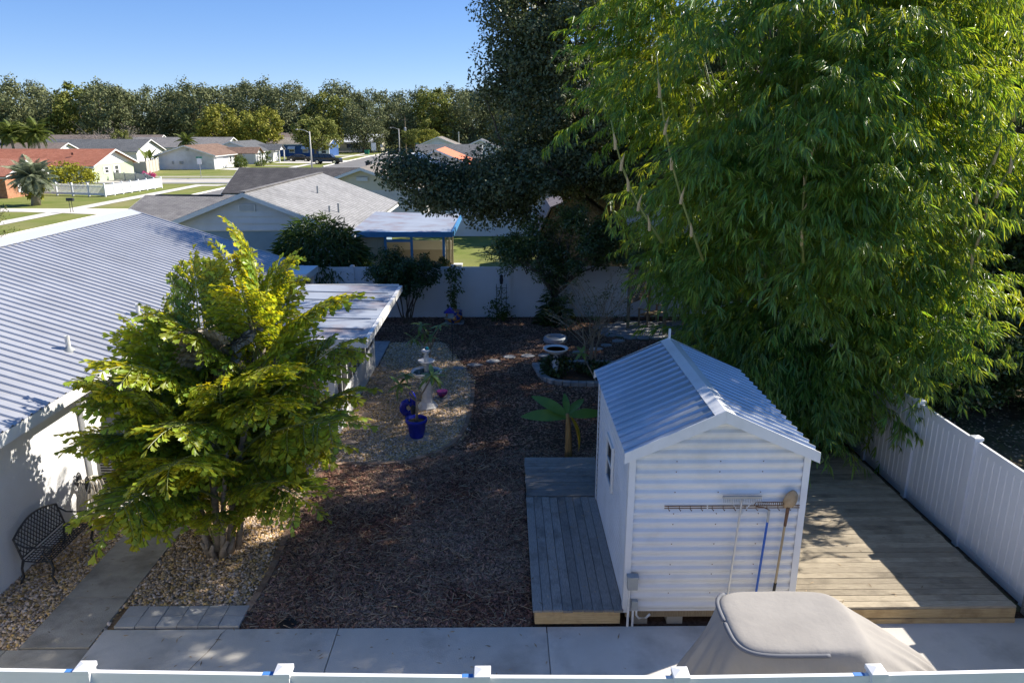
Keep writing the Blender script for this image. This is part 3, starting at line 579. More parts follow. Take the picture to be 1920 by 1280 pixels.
for x, y in ((-4.12, 5.915), (-2.26, 5.86), (-.4, 5.81), (3.24, 5.79)):
    tag(B(x-.0, x+.1, y-.023, y+.023, 1.91, 1.913).build('blue_tape', T['tape']), 'strip of blue masking tape on front fence rail, %s' % {-4.12: 'leftmost', -2.26: 'second from left', -.4: 'third from left', 3.24: 'by the covered vehicle'}[x], 'tape', 'tape strips on the front fence')
tag(B(7.5, 7.85, 8.55, 9.3, 0, .38).build('retaining_block', T['conc_old'], bevel=.02), 'rough concrete block at the foot of right fence', 'block')

# ================================================================== DECKS AND SHED
dl = thing('left_deck', 'weathered grey wooden deck left of the white shed', 'deck', (1.05, 11, 0))
DZ = .3; gn = random.Random(5)
bwid = (1.66-.385)/9
for i in range(9): put('plank', B(.004, bwid-.004, 0, 3.33, -.035, 0).mesh('plank', T['deckgreyY']), dl, (.385+i*bwid, 9.0+gn.uniform(-.008, .008), DZ+gn.uniform(-.003, .003)))
pl = B(0, 1.44, .004, .135, -.035, 0).mesh('plank', T['deckgrey'])
for i in range(12): put('plank', pl, dl, (.4+gn.uniform(-.01, .01), 12.37+i*.139, DZ+.003+gn.uniform(-.003, .003)))
B(.42, 1.62, 9.03, 9.07, .06, DZ-.04).build('front_beam', T['timber'], dl); B(.41, .45, 9.07, 14, .06, DZ-.04).build('side_beam', T['timberold'], dl); B(.43, 1.8, 13.93, 13.97, .06, DZ-.04).build('back_beam', T['timberold'], dl)
for y in (9.1, 11, 12.5, 13.85):
    for x in (.46, 1.5): B(x, x+.09, y, y+.09, 0, .26).build('foot_post', T['timberold'], dl)
dr = thing('right_deck', 'wide tan plank deck between the shed and right fence', 'deck', (5.7, 11.6, 0))
n = 37; st_ = (14.22-9.03)/n
pr = B(0, 3.15, .004, st_-.005, -.035, 0).mesh('plank', T['decktan'])
for i in range(n): put('plank', pr, dr, (4.08+gn.uniform(-.012, .012), 9.03+i*st_, DZ+gn.uniform(-.003, .003)), (0, gn.uniform(-.001, .001), 0))
put('fascia_board', B(0, 3.13, 0, .04, 0, .14).mesh('fascia_board', T['timber']), dr, (4.09, 9.02, .125)); put('fascia_board', B(0, 3.13, 0, .05, 0, .075).mesh('fascia_board', T['timber']), dr, (4.09, 9.0, .045))
B(4.1, 7.2, 14.16, 14.2, .03, .26).build('back_beam', T['timberold'], dr); B(7.17, 7.21, 9.1, 14.15, .03, .26).build('side_beam', T['timberold'], dr)

sh = thing('garden_shed', 'white corrugated metal shed with ribbed gable roof between two decks', 'shed', (2.85, 10.7, .0))
SX0, SX1, SY0, SY1, SZ0, SZE, SZA = 1.68, 4.03, 9.06, 12.32, .24, 2.68, 3.2
SXM = (SX0+SX1)/2
def corr(z0, z1, pitch=.145, dep=.022):
    out = []; z = z0
    while z < z1:
        out += [(z, 0), (z+pitch*.22, 0), (z+pitch*.5, dep), (z+pitch*.72, dep)]; z += pitch
    return [p for p in out if p[0] < z1]+[(z1, 0)]
def gl(z):  # x limits of the gable wall at height z
    if z <= SZE: return SX0, SX1
    k = (z-SZE)/(SZA-SZE); return SX0+(SXM-SX0)*k, SX1+(SXM-SX1)*k
for y, s in ((SY0, -1), (SY1, 1)):
    m = MB(); pr_ = corr(SZ0, SZA-.05)
    for (za, da), (zb, db) in zip(pr_, pr_[1:]):
        a = gl(za); b = gl(zb); m.add([(a[0], y+s*da, za), (a[1], y+s*da, za), (b[1], y+s*db, zb), (b[0], y+s*db, zb)], [(0, 1, 2, 3)])
    m.build('front_wall' if s < 0 else 'back_wall', T['shedwall'], sh)
for x, s in ((SX0, -1), (SX1, 1)):
    m = MB(); pr_ = corr(SZ0, SZE, .1, .015)
    for (za, da), (zb, db) in zip(pr_, pr_[1:]): m.add([(x+s*da, SY0, za), (x+s*da, SY1, za), (x+s*db, SY1, zb), (x+s*db, SY0, zb)], [(0, 1, 2, 3)])
    m.build('side_wall', T['shedwall'], sh)
for x, sx in ((SX0-.03, 1), (SX1+.03, -1)):
    MB().box(min(x, x+.09*sx), max(x, x+.09*sx), SY0-.032, SY0-.024, SZ0, SZE+.03).box(min(x, x+.008*sx), max(x, x+.008*sx), SY0-.03, SY0+.08, SZ0, SZE+.02).build('corner_trim', T['shedwall'], sh)
    MB().box(min(x, x+.008*sx), max(x, x+.008*sx), SY1-.08, SY1+.03, SZ0, SZE+.02).build('corner_trim', T['shedwall'], sh)
OH = .1; k_ = (SZA-SZE)/(SXM-SX0)
LE = (SX0-OH, SZE-OH*k_+.05); RE = (SX1+OH, SZE-OH*k_+.05); AP = (SXM, SZA+.05); YF, YB = SY0-.1, SY1+.1
ribbed((LE[0], YF, LE[1]), (AP[0], YF, AP[1]), (0, 1, 0), YB-YF, .2155, .03, .035).build('roof', T['shedroof'], sh)
ribbed((RE[0], YF, RE[1]), (AP[0], YF, AP[1]), (0, 1, 0), YB-YF, .2155, .03, .035).build('roof', T['shedroof'], sh)
MB().ext([(SXM-.14, YF-.01, SZA+.025), (SXM, YF-.01, SZA+.085), (SXM+.14, YF-.01, SZA+.025), (SXM, YF-.01, SZA+.07)], (0, YB-YF+.02, 0)).build('ridge_cap', T['shedwall'], sh)
for yy, nm in ((YF-.018, 'rake_trim'), (YB+.002, 'rake_trim')):
    MB().ext([(LE[0]-.01, yy, LE[1]+.02), (AP[0], yy, AP[1]+.045), (AP[0], yy, AP[1]-.12), (LE[0]-.01, yy, LE[1]-.13)], (0, .016, 0)).ext([(RE[0]+.01, yy, RE[1]+.02), (AP[0]+.002, yy, AP[1]+.045), (AP[0]+.002, yy, AP[1]-.12), (RE[0]+.01, yy, RE[1]-.13)], (0, .016, 0)).build(nm, T['shedwall'], sh)
MB().bar((SXM, YB-.02, SZA+.05), (SXM, YB-.02, SZA+.26), .035, .035).build('finial', T['white'], sh)
scr = MB()
for zi in (.55, .85, 1.0, 1.32, 1.62, 1.78, 2.1, 2.4, 2.55):
    for xi in (2.28, 2.86, 3.43): scr.add([(xi+.009*math.cos(q*1.047), SY0-.0285, zi+.009*math.sin(q*1.047)) for q in range(6)], [tuple(range(6))]).add([(xi, SY0-.034, zi)], [])
scr.build('screws', T['darkmetal'], sh)
B(SX0+.02, SX1-.02, SY0+.02, SY0+.12, .13, .235).build('skid_beam', T['timberold'], sh); B(SX0+.02, SX1-.02, SY1-.12, SY1-.02, .13, .235).build('skid_beam', T['timberold'], sh)
for x in (1.8, 2.3, 3.1, 3.8):
    B(x, x+.22, SY0+.03, SY0+.23, 0, .13).build('foundation_block', T['conc_old'], sh); B(x, x+.22, SY1-.23, SY1-.03, 0, .13).build('foundation_block', T['conc_old'], sh)
wf = MB().box(SX0-.045, SX0-.012, 10.45, 10.52, 1.35, 2.1).box(SX0-.045, SX0-.012, 11.03, 11.1, 1.35, 2.1).box(SX0-.045, SX0-.012, 10.52, 11.03, 1.35, 1.41).box(SX0-.045, SX0-.012, 10.52, 11.03, 2.04, 2.1).box(SX0-.04, SX0-.012, 10.52, 11.03, 1.7, 1.74).build('window_frame', T['whitepaint'], sh)
B(SX0-.03, SX0-.018, 10.52, 11.03, 1.41, 1.7).build('pane', T['glass'], wf); B(SX0-.03, SX0-.018, 10.52, 11.03, 1.74, 2.04).build('pane', T['glass'], wf)
# tool rack and tools on the shed front
FY = SY0-.03
tr_ = thing('tool_rack', 'rusty metal tool rail screwed across the shed front', 'tool rack', (3, FY, 1.88))
for x0, x1 in ((2.15, 2.72), (2.74, 3.98)):
    B(x0, x1, FY-.006, FY, 1.86, 1.872).build('rail', T['darkmetal'], tr_); B(x0, x1, FY-.006, FY, 1.892, 1.904).build('rail', T['darkmetal'], tr_)
for i in range(12):
    x = 2.2+i*.148; MB().tube([(x, FY-.008, 1.9), (x, FY-.012, 1.86), (x+.01, FY-.05, 1.85), (x+.01, FY-.06, 1.87)], .005, 5).build('hook', T['darkmetal'], tr_)
def rake(name, label, x, ztop, wid, ntine, hm, headm, length, tilt, brace):
    t = thing(name, label, 'rake', (x, FY-.05, ztop-length)); y = FY-.055
    MB().tube([(x, y, ztop-.05), (x-tilt*length, y, ztop-length)], .015, 8).build('handle', hm, t)
    B(x-wid/2, x+wid/2, y-.02, y+.012, ztop-.035, ztop).build('head', headm, t)
    tm = MB().tube([(0, 0, 0), (0, -.012, -.035), (0, -.012, -.065)], [.006, .005, .003], 5).mesh('tine', headm)
    for i in range(ntine): put('tine', tm, t, (x-wid/2+.01+(wid-.02)*i/(ntine-1), y-.012, ztop-.02))
    if brace:
        for s in (-1, 1): MB().tube([(x+s*wid*.34, y, ztop-.03), (x+s*.012, y, ztop-.27)], .006, 6).build('brace', T['alu'], t)
    return t
rake('landscape_rake', 'wide aluminium landscape rake hanging on the shed front', 3.17, 2.07, .52, 22, T['alu'], T['galv'], 1.78, .05, True)
t = thing('bow_rake', 'bow rake with blue handle hanging on the shed front', 'rake', (3.56, FY-.05, .3)); y = FY-.05
MB().tube([(3.545, y, 1.7), (3.475, y, .28)], .017, 8).build('handle', T['blueplastic'], t); MB().tube([(3.55, y, 1.86), (3.545, y, 1.68)], .018, 8).build('ferrule', T['galv'], t)
MB().tube([(3.55, y, 1.86), (3.47, y, 1.9), (3.38, y, 1.91), (3.345, y, 1.935), (3.36, y, 1.97), (3.4, y, 1.975), (3.74, y, 1.975)], .007, 6).build('bow', T['darkmetal'], t)
tm = MB().tube([(0, 0, 0), (0, -.02, -.02), (0, -.02, -.045)], [.006, .005, .003], 5).mesh('tine', T['darkmetal'])
for i in range(14): put('tine', tm, t, (3.39+i*.026, y, 1.972))
t = thing('shovel', 'old round shovel with wooden handle on the shed front', 'shovel', (3.75, FY-.05, .55)); y = FY-.055
MB().tube([(3.785, y, 1.66), (3.74, y, .72)], .017, 8).build('handle', T['woodhandle'], t); MB().tube([(3.742, y, .74), (3.727, y, .5)], .021, 8).build('grip', T['black'], t)
MB().tube([(3.8, y, 1.9), (3.795, y, 1.8), (3.785, y, 1.62)], [.026, .024, .02], 8).build('socket', T['darkmetal'], t)
bl = MB(); rows = [(1.88, .03, 0), (1.92, .085, .01), (2.0, .1, .015), (2.08, .085, .008), (2.13, .05, 0), (2.155, .012, -.004)]
vs = []
for z, wd, dp_ in rows:
    for u in (-1, -.5, 0, .5, 1): vs.append((3.8+(z-1.88)*.16+u*wd, y-.01-dp_*(1-u*u)+.012*abs(u), z))
fs = [(i*5+k, i*5+k+1, (i+1)*5+k+1, (i+1)*5+k) for i in range(5) for k in range(4)]
bl = bl.add(vs, fs).build('blade', M('shovel_blade', (.3, .21, .12), (.4, .3, .19), 12, 6, .6, metal=.3), t, smooth=True); bl.modifiers.new('solid', 'SOLIDIFY').thickness = .004
# electric boxes
eb = thing('meter_box', 'grey electrical boxes with conduits at the shed front corner', 'electrical box', (1.76, 9, 0))
B(1.69, 1.83, FY-.1, FY, .66, .86).build('box', T['boxgrey'], eb, bevel=.008); B(1.68, 1.84, FY-.115, FY, .845, .87).build('lid', T['boxgrey'], eb); B(1.765, 1.85, FY-.07, FY, .32, .46).build('box', T['boxgrey'], eb, bevel=.006)
MB().tube([(1.72, FY-.05, .66), (1.72, FY-.05, 0)], .017, 8).build('conduit', T['plaster'], eb); MB().tube([(1.79, FY-.035, .32), (1.79, FY-.035, .0)], .017, 8).build('conduit', T['plaster'], eb)
MB().tube([(1.835, FY-.035, .33), (1.84, FY-.035, .22), (1.88, FY-.035, .17), (1.98, FY-.035, .18), (2.03, FY-.035, .235)], .015, 8).build('conduit', T['plaster'], eb, smooth=True)
# folding workbench behind the shed
wb = thing('folding_table', 'small metal folding table on the right deck beside the shed', 'table', (4.3, 11.2, .3))
MB().slab([(4.08, 10.85, 1.06), (4.46, 10.95, 1.0), (4.46, 11.6, 1.0), (4.08, 11.6, 1.06)], .03).build('table_top', T['alu'], wb)
for y in (10.95, 11.5):
    MB().tube([(4.12, y, 1.03), (4.45, y, .3)], .014, 6).build('leg', T['alu'], wb); MB().tube([(4.4, y, 1.0), (4.13, y, .3)], .014, 6).build('leg', T['alu'], wb)
MB().tube([(4.3, 10.95, .62), (4.3, 11.5, .62)], .01, 6).build('brace', T['alu'], wb)
tag(MB().lathe([(.05, 0), (.065, .1), (.06, .1), (.05, .02)], 12, (4.2, 11.5, 1.045)).build('clay_cup', T['terracotta'], smooth=True), 'small clay cup on the folding table', 'cup')

# ================================================================== COVERED VEHICLE
cv = thing('covered_cart', 'small cart hidden under a taupe fabric cover behind front fence', 'covered vehicle', (3.6, 6.9, 0))
rings = [  # z, cx, cy, hx, hy, superellipse exponent
    (0.04, 3.45, 6.95, 1.72, .9, 3.4), (.3, 3.45, 6.94, 1.68, .88, 3.2), (.62, 3.45, 6.91, 1.58, .84, 3.0), (.98, 3.44, 6.87, 1.42, .77, 2.7), (1.3, 3.3, 6.82, 1.16, .68, 2.8), (1.6, 3.1, 6.78, .84, .57, 3.6), (1.74, 3.035, 6.77, .7, .53, 4.6), (1.785, 3.03, 6.77, .675, .51, 4.6), (1.8, 3.03, 6.77, .6, .44, 4.4), (1.795, 3.03, 6.77, .4, .3, 4), (1.79, 3.03, 6.77, .15, .11, 3)]
NR = 120; vs = []
for ri, (z, cx, cy, hx, hy, ex) in enumerate(rings):
    for k in range(NR):
        a = 2*math.pi*k/NR; c_, s_ = math.cos(a), math.sin(a); r = (abs(c_)**ex+abs(s_)**ex)**(-1/ex)
        amp = max(0, (1.66-z))*.1; w1 = 1-2*abs(math.sin(a*7+1.3*math.sin(a*3)+.5*ri*.3))**.6; fo = amp*(w1+.5*math.sin(a*23+2+ri*.4)) if ri < 6 else 0
        hood = 0
        if .5 < z < 1.25 and c_ > .3: hood = -(z-.5)*.12*(c_-.3)
        vs.append((cx+(hx*r+fo)*c_+hood, cy+(hy*r+fo)*s_, z+(.02*math.sin(a*5)*(ri == 0))+(.004*math.sin(a*9+ri) if ri == 7 else 0)))
fs = [(i*NR+k, i*NR+(k+1) % NR, (i+1)*NR+(k+1) % NR, (i+1)*NR+k) for i in range(len(rings)-1) for k in range(NR)]+[tuple(range((len(rings)-1)*NR, len(rings)*NR))]
o = MB().add(vs, fs).build('cloth_cover', T['cover'], cv, smooth=True); sb = o.modifiers.new('s', 'SUBSURF'); sb.levels = 1; sb.render_levels = 1
z, cx, cy, hx, hy, ex = rings[6]; pts = []
for k in range(44, 96):
    a = 2*math.pi*k/120*1.0; c_, s_ = math.cos(a), math.sin(a); r = (abs(c_)**ex+abs(s_)**ex)**(-1/ex); pts.append((cx+hx*1.015*r*c_, cy+hy*1.015*r*s_, z+.015))
MB().tube(pts, .024, 6).build('piping', T['coverdark'], cv, smooth=True)
# ================================================================== NEIGHBOUR HOUSES
def gable_house(name, label, x0, x1, y0, y1, ze, zr, axis, wallm, roofm, oh=.45, gablem=None, trim=T['whitepaint'], wins=(), doors=(), parent=None, z0=0):
    t = parent or thing(name, label, 'house', ((x0+x1)/2, (y0+y1)/2, 0))
    B(x0, x1, y0, y1, z0, ze).build('wall', wallm, t); gm = gablem or wallm
    if axis == 'y':
        xm = (x0+x1)/2; k = (zr-ze)/(xm-x0)
        for y, s in ((y0, 1), (y1, -1)): MB().ext([(x0, y+s*.002, ze), (x1, y+s*.002, ze), (xm, y+s*.002, zr-.05)], (0, s*.08, 0)).build('gable', gm, t)
        for sx, xe in ((-1, x0-oh), (1, x1+oh)):
            ez = ze-oh*k; MB().slab([(xe, y0-oh, ez+.1), (xm, y0-oh, zr+.1), (xm, y1+oh, zr+.1), (xe, y1+oh, ez+.1)], .09).build('roof_slope', roofm, t)
            B(min(xe, xe-.03*sx), max(xe, xe-.03*sx), y0-oh, y1+oh, ez-.12, ez+.0).build('fascia', trim, t)
            for yy in (y0-oh-.03, y1+oh+.002): MB().ext([(xe, yy, ez-.1), (xm, yy, zr-.1), (xm, yy, zr+.085), (xe, yy, ez+.085)], (0, .028, 0)).build('rake_board', trim, t)
    else:
        ym = (y0+y1)/2; k = (zr-ze)/(ym-y0)
        for x, s in ((x0, 1), (x1, -1)): MB().ext([(x+s*.002, y0, ze), (x+s*.002, y1, ze), (x+s*.002, ym, zr-.05)], (s*.08, 0, 0)).build('gable', gm, t)
        for sy, ye in ((-1, y0-oh), (1, y1+oh)):
            ez = ze-oh*k; MB().slab([(x0-oh, ye, ez+.1), (x1+oh, ye, ez+.1), (x1+oh, ym, zr+.1), (x0-oh, ym, zr+.1)], .09).build('roof_slope', roofm, t)
            B(x0-oh, x1+oh, min(ye, ye-.03*sy), max(ye, ye-.03*sy), ez-.12, ez).build('fascia', trim, t)
            for xx in (x0-oh-.03, x1+oh+.002): MB().ext([(xx, ye, ez-.1), (xx, ym, zr-.1), (xx, ym, zr+.085), (xx, ye, ez+.085)], (.028, 0, 0)).build('rake_board', trim, t)
    for (f, u, z, ww, hh, shut) in wins: window(t, f, x0, x1, y0, y1, u, z, ww, hh, shut)
    for (f, u, ww, hh, mt, nm) in doors:
        if f == 'E': B(x1-.02, x1+.05, u, u+ww, z0, z0+hh).build(nm, mt, t)
        if f == 'S': B(u, u+ww, y0-.05, y0+.02, z0, z0+hh).build(nm, mt, t)
    return t
def window(t, f, x0, x1, y0, y1, u, z, ww, hh, shut=None, glass=None):
    def bx(u0, u1, za, zb, d0, d1):
        if f == 'E': return (x1+d0, x1+d1, u0, u1, za, zb)
        if f == 'W': return (x0-d1, x0-d0, u0, u1, za, zb)
        return (u0, u1, y0-d1, y0-d0, za, zb)
    m = MB()
    for b in ((u, u+.07, z, z+hh), (u+ww-.07, u+ww, z, z+hh), (u+.07, u+ww-.07, z, z+.07), (u+.07, u+ww-.07, z+hh-.07, z+hh), (u+.07, u+ww-.07, z+hh/2-.03, z+hh/2+.03)): m.box(*bx(*b, -.02, .05))
    w_ = m.build('window', T['whitepaint'], t); B(*bx(u+.07, u+ww-.07, z+.07, z+hh-.07, -.01, .02)).build('pane', glass or T['glass'], w_); B(*bx(u-.08, u+ww+.08, z-.07, z, 0, .1)).build('sill', T['whitepaint'], w_)
    if shut:
        for a in (u-.42, u+ww+.04): B(*bx(a, a+.38, z-.03, z+hh+.03, .0, .06)).build('shutter', shut, w_)

# --- neighbour with light grey shingles and screened patio
n2 = gable_house('neighbour_house', 'light grey shingled house with pale siding gable behind the metal roof', -14.6, -6.6, 31.3, 44.0, 2.62, 4.15, 'y', T['bluewall'], T['shg_n2'], oh=.42, gablem=T['lapgrey'])
for i in range(5):   # lap siding boards on the near gable end
    z0 = 2.66+i*.29; z1 = min(z0+.287, 4.08)
    def lim(z): k = max(0, (z-2.62)/(4.15-2.62)); return -14.6+4.0*k+.02, -6.6-4.0*k-.02
    a = lim(z0); b = lim(z1); MB().add([(a[0], 31.22, z0), (a[1], 31.22, z0), (b[1], 31.285, z1), (b[0], 31.285, z1), (a[0], 31.3, z0), (a[1], 31.3, z0), (b[1], 31.3, z1), (b[0], 31.3, z1)], [(0, 1, 2, 3), (0, 4, 5, 1), (1, 5, 6, 2), (0, 3, 7, 4)]).build('siding_board', T['lapgrey'], n2)
gv = B(-10.95, -10.25, 31.2, 31.28, 3.45, 3.72).build('gable_vent', T['whitepaint'], n2)
for i in range(5): B(-10.9, -10.3, 31.185, 31.2, 3.48+i*.045, 3.5+i*.045).build('slat', T['boxgrey'], gv)
for x, y, h in ((-9.1, 37.2, .33), (-7.75, 33.6, .25), (-7.5, 34.3, .38)):
    z = 4.25-(x+10.6)*(1.53/4); MB().lathe([(.05, -.1), (.05, h), (.06, h), (.06, h+.03)], 10, (x, y, z)).build('vent_pipe', T['boxgrey'], n2)
MB().lathe([(.16, -.1), (.16, .12), (.2, .14), (.2, .2)], 12, (-12.2, 40.5, 3.7)).build('roof_vent', T['blackmetal'], n2)
MB().bar((-10.6, 30.86, 4.27), (-10.6, 44.4, 4.27), .24, .03).build('ridge_cap', T['shg_n2x'], n2)
# wing towards the street
gable_house('w', '', -17.6, -13.6, 33.8, 42.5, 2.3, 3.42, 'x', T['lapgrey'], T['shg_n2x'], oh=.35, parent=n2)
MB().bar((-17.4, 38.15, 3.53), (-14.0, 38.05, 3.53), .2, .03).build('ridge_vent', T['black'], n2)
# patio enclosure
MB().slab([(-6.4, 31.4, 2.62), (-2.2, 31.4, 2.5), (-2.2, 37.6, 2.62), (-6.4, 37.6, 2.74)], .05).build('patio_roof', T['sunroof'], n2)
B(-6.45, -2.15, 31.3, 31.39, 2.36, 2.58).build('patio_fascia', T['bluetrim'], n2); B(-2.19, -2.1, 31.39, 37.6, 2.38, 2.6).build('patio_fascia', T['bluetrim'], n2)
for x in (-5.05, -3.95, -2.6): B(x, x+.1, 31.42, 31.52, 0, 2.36).build('patio_post', T['bluetrim'], n2)
B(-5.05, -3.85, 31.43, 31.51, 2.14, 2.24).build('patio_header', T['bluetrim'], n2)
B(-6.6, -5.05, 31.46, 31.5, 0, 2.36).build('patio_curtain', T['tan'], n2)
for i in range(12): B(-6.5+i*.12, -6.45+i*.12, 31.43, 31.458, 0, 2.36).build('curtain_pleat', T['tan'], n2)
B(-6.5, -2.6, 36.9, 36.95, .95, 1.4).build('back_rail', T['creamwall'], n2); B(-6.5, -2.6, 36.9, 36.95, 0, .95).build('back_panel', T['tan'], n2)
for i in range(3): B(-2.58, -2.5, 32.5+i*2.1, 32.58+i*2.1, 0, 2.36).build('patio_post', T['tan'], n2)
for i in range(5): B(-2.56, -2.53, 31.56+i*.18, 31.68+i*.18, .05, 2.36).build('lattice_strip', T['beige'], n2)
MB().tube([(-6.2, 30.9, 2.45), (-6.2, 31.1, 2.3), (-6.5, 31.24, 2.1), (-6.52, 31.24, .1)], .045, 8).build('downspout', T['whitepaint'], n2)
sheet('patio_floor', rect(-6.6, -2.3, 31.4, 37.6), .03, T['conc_old'])
pt = thing('patio_plant', 'hanging green plant at the corner of the blue patio', 'plant', (-2.62, 31.35, 1.0))
V, F = cloud(blob(14, (-2.62, 31.3, 1.15), (.25, .2, .4)), np.full(14, .14), 40, .1, .05); me = npmesh('foliage', V-np.array(W[pt]), F, T['shrubleaf']); put('foliage', me, pt, (0, 0, 0), local=True); MB().lathe([(.1, 0), (.16, .16)], 12, (-2.62, 31.33, 1.1)).build('basket', T['terracotta'], pt)
t = thing('utility_cabinet', 'white cabinet standing at the edge of the sunny lawn', 'cabinet', (-2.0, 32.6, 0)); B(-2.2, -1.85, 32.4, 32.8, 0, .95).build('body', T['whitepaint'], t, bevel=.02); B(-2.22, -1.83, 32.38, 32.82, .95, 1.0).build('lid', T['whitepaint'], t)
# --- third house, dark wing
n3 = gable_house('neighbour_house', 'house with brownish grey roof and cream gable behind the grey roof', -13.4, -5.4, 50.6, 63, 2.75, 4.15, 'y', T['dirtywhite'], T['shg_n3'], gablem=T['creamwall'])
gable_house('w', '', -18.5, -10.4, 51.5, 58.6, 2.6, 3.9, 'x', T['lapgrey'], T['shg_dark'], parent=n3)
MB().lathe([(.2, -.1), (.2, .15), (.26, .17), (.26, .25)], 10, (-10.6, 60, 3.95)).build('roof_vent', T['blackmetal'], n3)
B(-9.75, -9.0, 50.5, 50.56, 3.35, 3.6).build('gable_vent', T['lapgrey'], n3)
gable_house('w', '', -5.4, 4, 56, 64, 2.3, 3.3, 'x', T['dirtywhite'], T['shg_n3'], parent=n3)
n4 = gable_house('solar_house', 'white metal roofed house with dark solar panels', -13.5, -4.6, 68, 80, 2.6, 4.2, 'y', T['dirtywhite'], T['whitemetal'])
for i in range(5):
    for j in range(2):
        xa = -8.9+j*1.75+.1; xb = xa+1.6; za = 4.2-(xa+9.05)*.36+.17; zb = 4.2-(xb+9.05)*.36+.17; y0 = 69+i*2.1
        MB().slab([(xa, y0, za), (xb, y0, zb), (xb, y0+2.0, zb), (xa, y0+2.0, za)], .04).build('solar_panel', T['solar'], n4)
gable_house('orange_house', 'low house with bright orange roof beyond the solar panels', -11.5, -3.0, 83, 95, 2.6, 4.35, 'y', T['dirtywhite'], T['orange'])
gable_house('grey_house', 'small grey roofed house beyond the orange roof', -12, -3.5, 106, 116, 2.6, 4.3, 'x', T['dirtywhite'], T['shg_darky'])
gable_house('grey_house', 'white gabled house with slate roof far behind orange roof', -8.5, 1, 122, 134, 2.8, 4.8, 'y', T['lapgrey'], T['shg_darky'])
gable_house('grey_house', 'far house with light roof near the road end', -19, -10, 170, 182, 2.8, 4.6, 'y', T['lapgrey'], T['shg_n3'])
# gambrel barn
bn_ = thing('garden_barn', 'dark brown gambrel roofed barn shed beyond the back fence', 'shed', (3.9, 38, 0))
prof = [(1.55, 1.75), (2.2, 3.15), (3.85, 3.8), (5.5, 3.15), (6.2, 1.75)]
MB().ext([(1.75, 36, 0), (6.0, 36, 0), (6.0, 36, 1.75), (5.4, 36, 3.05), (3.85, 36, 3.68), (2.3, 36, 3.05), (1.75, 36, 1.75)], (0, 3.6, 0)).build('wall', T['barn'], bn_)
for a, b in zip(prof, prof[1:]): MB().slab([(a[0], 35.8, a[1]), (b[0], 35.8, b[1]), (b[0], 39.8, b[1]), (a[0], 39.8, a[1])], .06).build('roof_slope', T['barnroof'], bn_)
B(3.1, 4.6, 35.95, 35.99, 0, 2.1).build('door', M('barn_door', (.13, .1, .09), rough=.85), bn_)

# --- left far houses
gr = gable_house('green_house', 'sage green house with red shingle roof behind picket fence', -71, -52.2, 97.5, 108.5, 2.15, 3.9, 'x', T['greenwall'], T['shg_red'], oh=.6, gablem=T['whitepaint'],
                 wins=(('E', 100.6, .95, .95, .85, T['whitepaint']), ('E', 103.2, .7, 1.0, 1.15, T['whitepaint']), ('S', -60.2, .5, 1.2, 1.2, T['whitepaint'])))
MB().slab([(-63.5, 97.3, 2.95), (-57.5, 97.3, 2.95), (-58.5, 94.8, 2.2), (-63.5, 94.8, 2.2)], .08).build('porch_roof', T['shg_redy'], gr)
MB().lathe([(.2, -.1), (.2, .25), (.32, .28), (.28, .5), (.05, .6)], 12, (-66, 99, 3.5)).build('turbine_vent', T['chrome'], gr)
B(-55.9, -55.6, 100, 100.2, 3.3, 3.6).build('vent_pipe', T['shg_redy'], gr)
brk = gable_house('brick_wing', 'orange brick wing with white gable and shuttered window', -58, -48.9, 75.2, 81.4, 2.25, 3.5, 'x', T['brick'], T['shg_redy'], oh=.45, gablem=T['whitepaint'], wins=(('E', 77.4, .5, 1.3, 1.4, T['whitepaint']),))
gh = gable_house('garage_house', 'white house with stained side wall and brown roof at the corner', -57, -47.9, 127.4, 141.5, 2.35, 3.8, 'y', T['dirtywhite'], T['shg_brown'], oh=.5, wins=(('E', 134.6, .8, .9, 1.1, T['whitepaint']),), doors=(('E', 128.3, 3.2, 2.1, T['whitepaint'], 'garage_door'), ('E', 137.2, 1.0, 2.05, T['terracotta'], 'front_door')))
for i in range(4): B(-47.84, -47.83, 128.4, 131.4, .25+i*.5, .27+i*.5).build('door_groove', T['boxgrey'], gh)
for y in (138.2, 141.2): B(-44.6, -44.4, y, y+.2, 0, 2.3).build('porch_post', T['whitepaint'], gh)
for s, (ya, yb) in enumerate(((137.6, 139.8), (142.0, 139.8))): MB().slab([(-44.0, ya, 2.25), (-44.0, yb, 3.3), (-50, yb, 3.3), (-50, ya, 2.25)], .1).build('porch_roof', T['shg_brown'], gh)
MB().ext([(-44.4, 138, 2.3), (-44.4, 141.6, 2.3), (-44.4, 139.8, 3.2)], (-.1, 0, 0)).build('porch_gable', T['whitepaint'], gh); B(-52.3, -51.9, 127.3, 127.38, 3.0, 3.35).build('gable_vent', T['boxgrey'], gh)
for x in (-54.8, -53.6, -53.3): B(x, x+.25, 127.25, 127.38, .9, 1.35).build('meter', T['boxgrey'], gh)
g2_ = gable_house('slate_house', 'white house with slate grey roof and small porch gable', -56, -46.8, 146, 160, 2.4, 4.1, 'y', T['lapgrey'], T['shg_darky'], wins=(('E', 148.5, .6, 1.5, 1.4, None), ('E', 152, .6, 1.2, 1.4, None)), doors=(('E', 156, 1, 2.1, T['whitepaint'], 'front_door'),))
for ya, yb in ((152.8, 155), (157.2, 155)): MB().slab([(-44.3, ya, 2.4), (-44.3, yb, 3.5), (-49, yb, 3.5), (-49, ya, 2.4)], .1).build('porch_roof', T['shg_darky'], g2_)
MB().ext([(-44.6, 153.2, 2.4), (-44.6, 156.8, 2.4), (-44.6, 155, 3.35)], (-.1, 0, 0)).build('porch_gable', T['whitepaint'], g2_)
for y in (153.2, 156.6): B(-44.7, -44.5, y, y+.2, 0, 2.4).build('porch_post', T['whitepaint'], g2_)
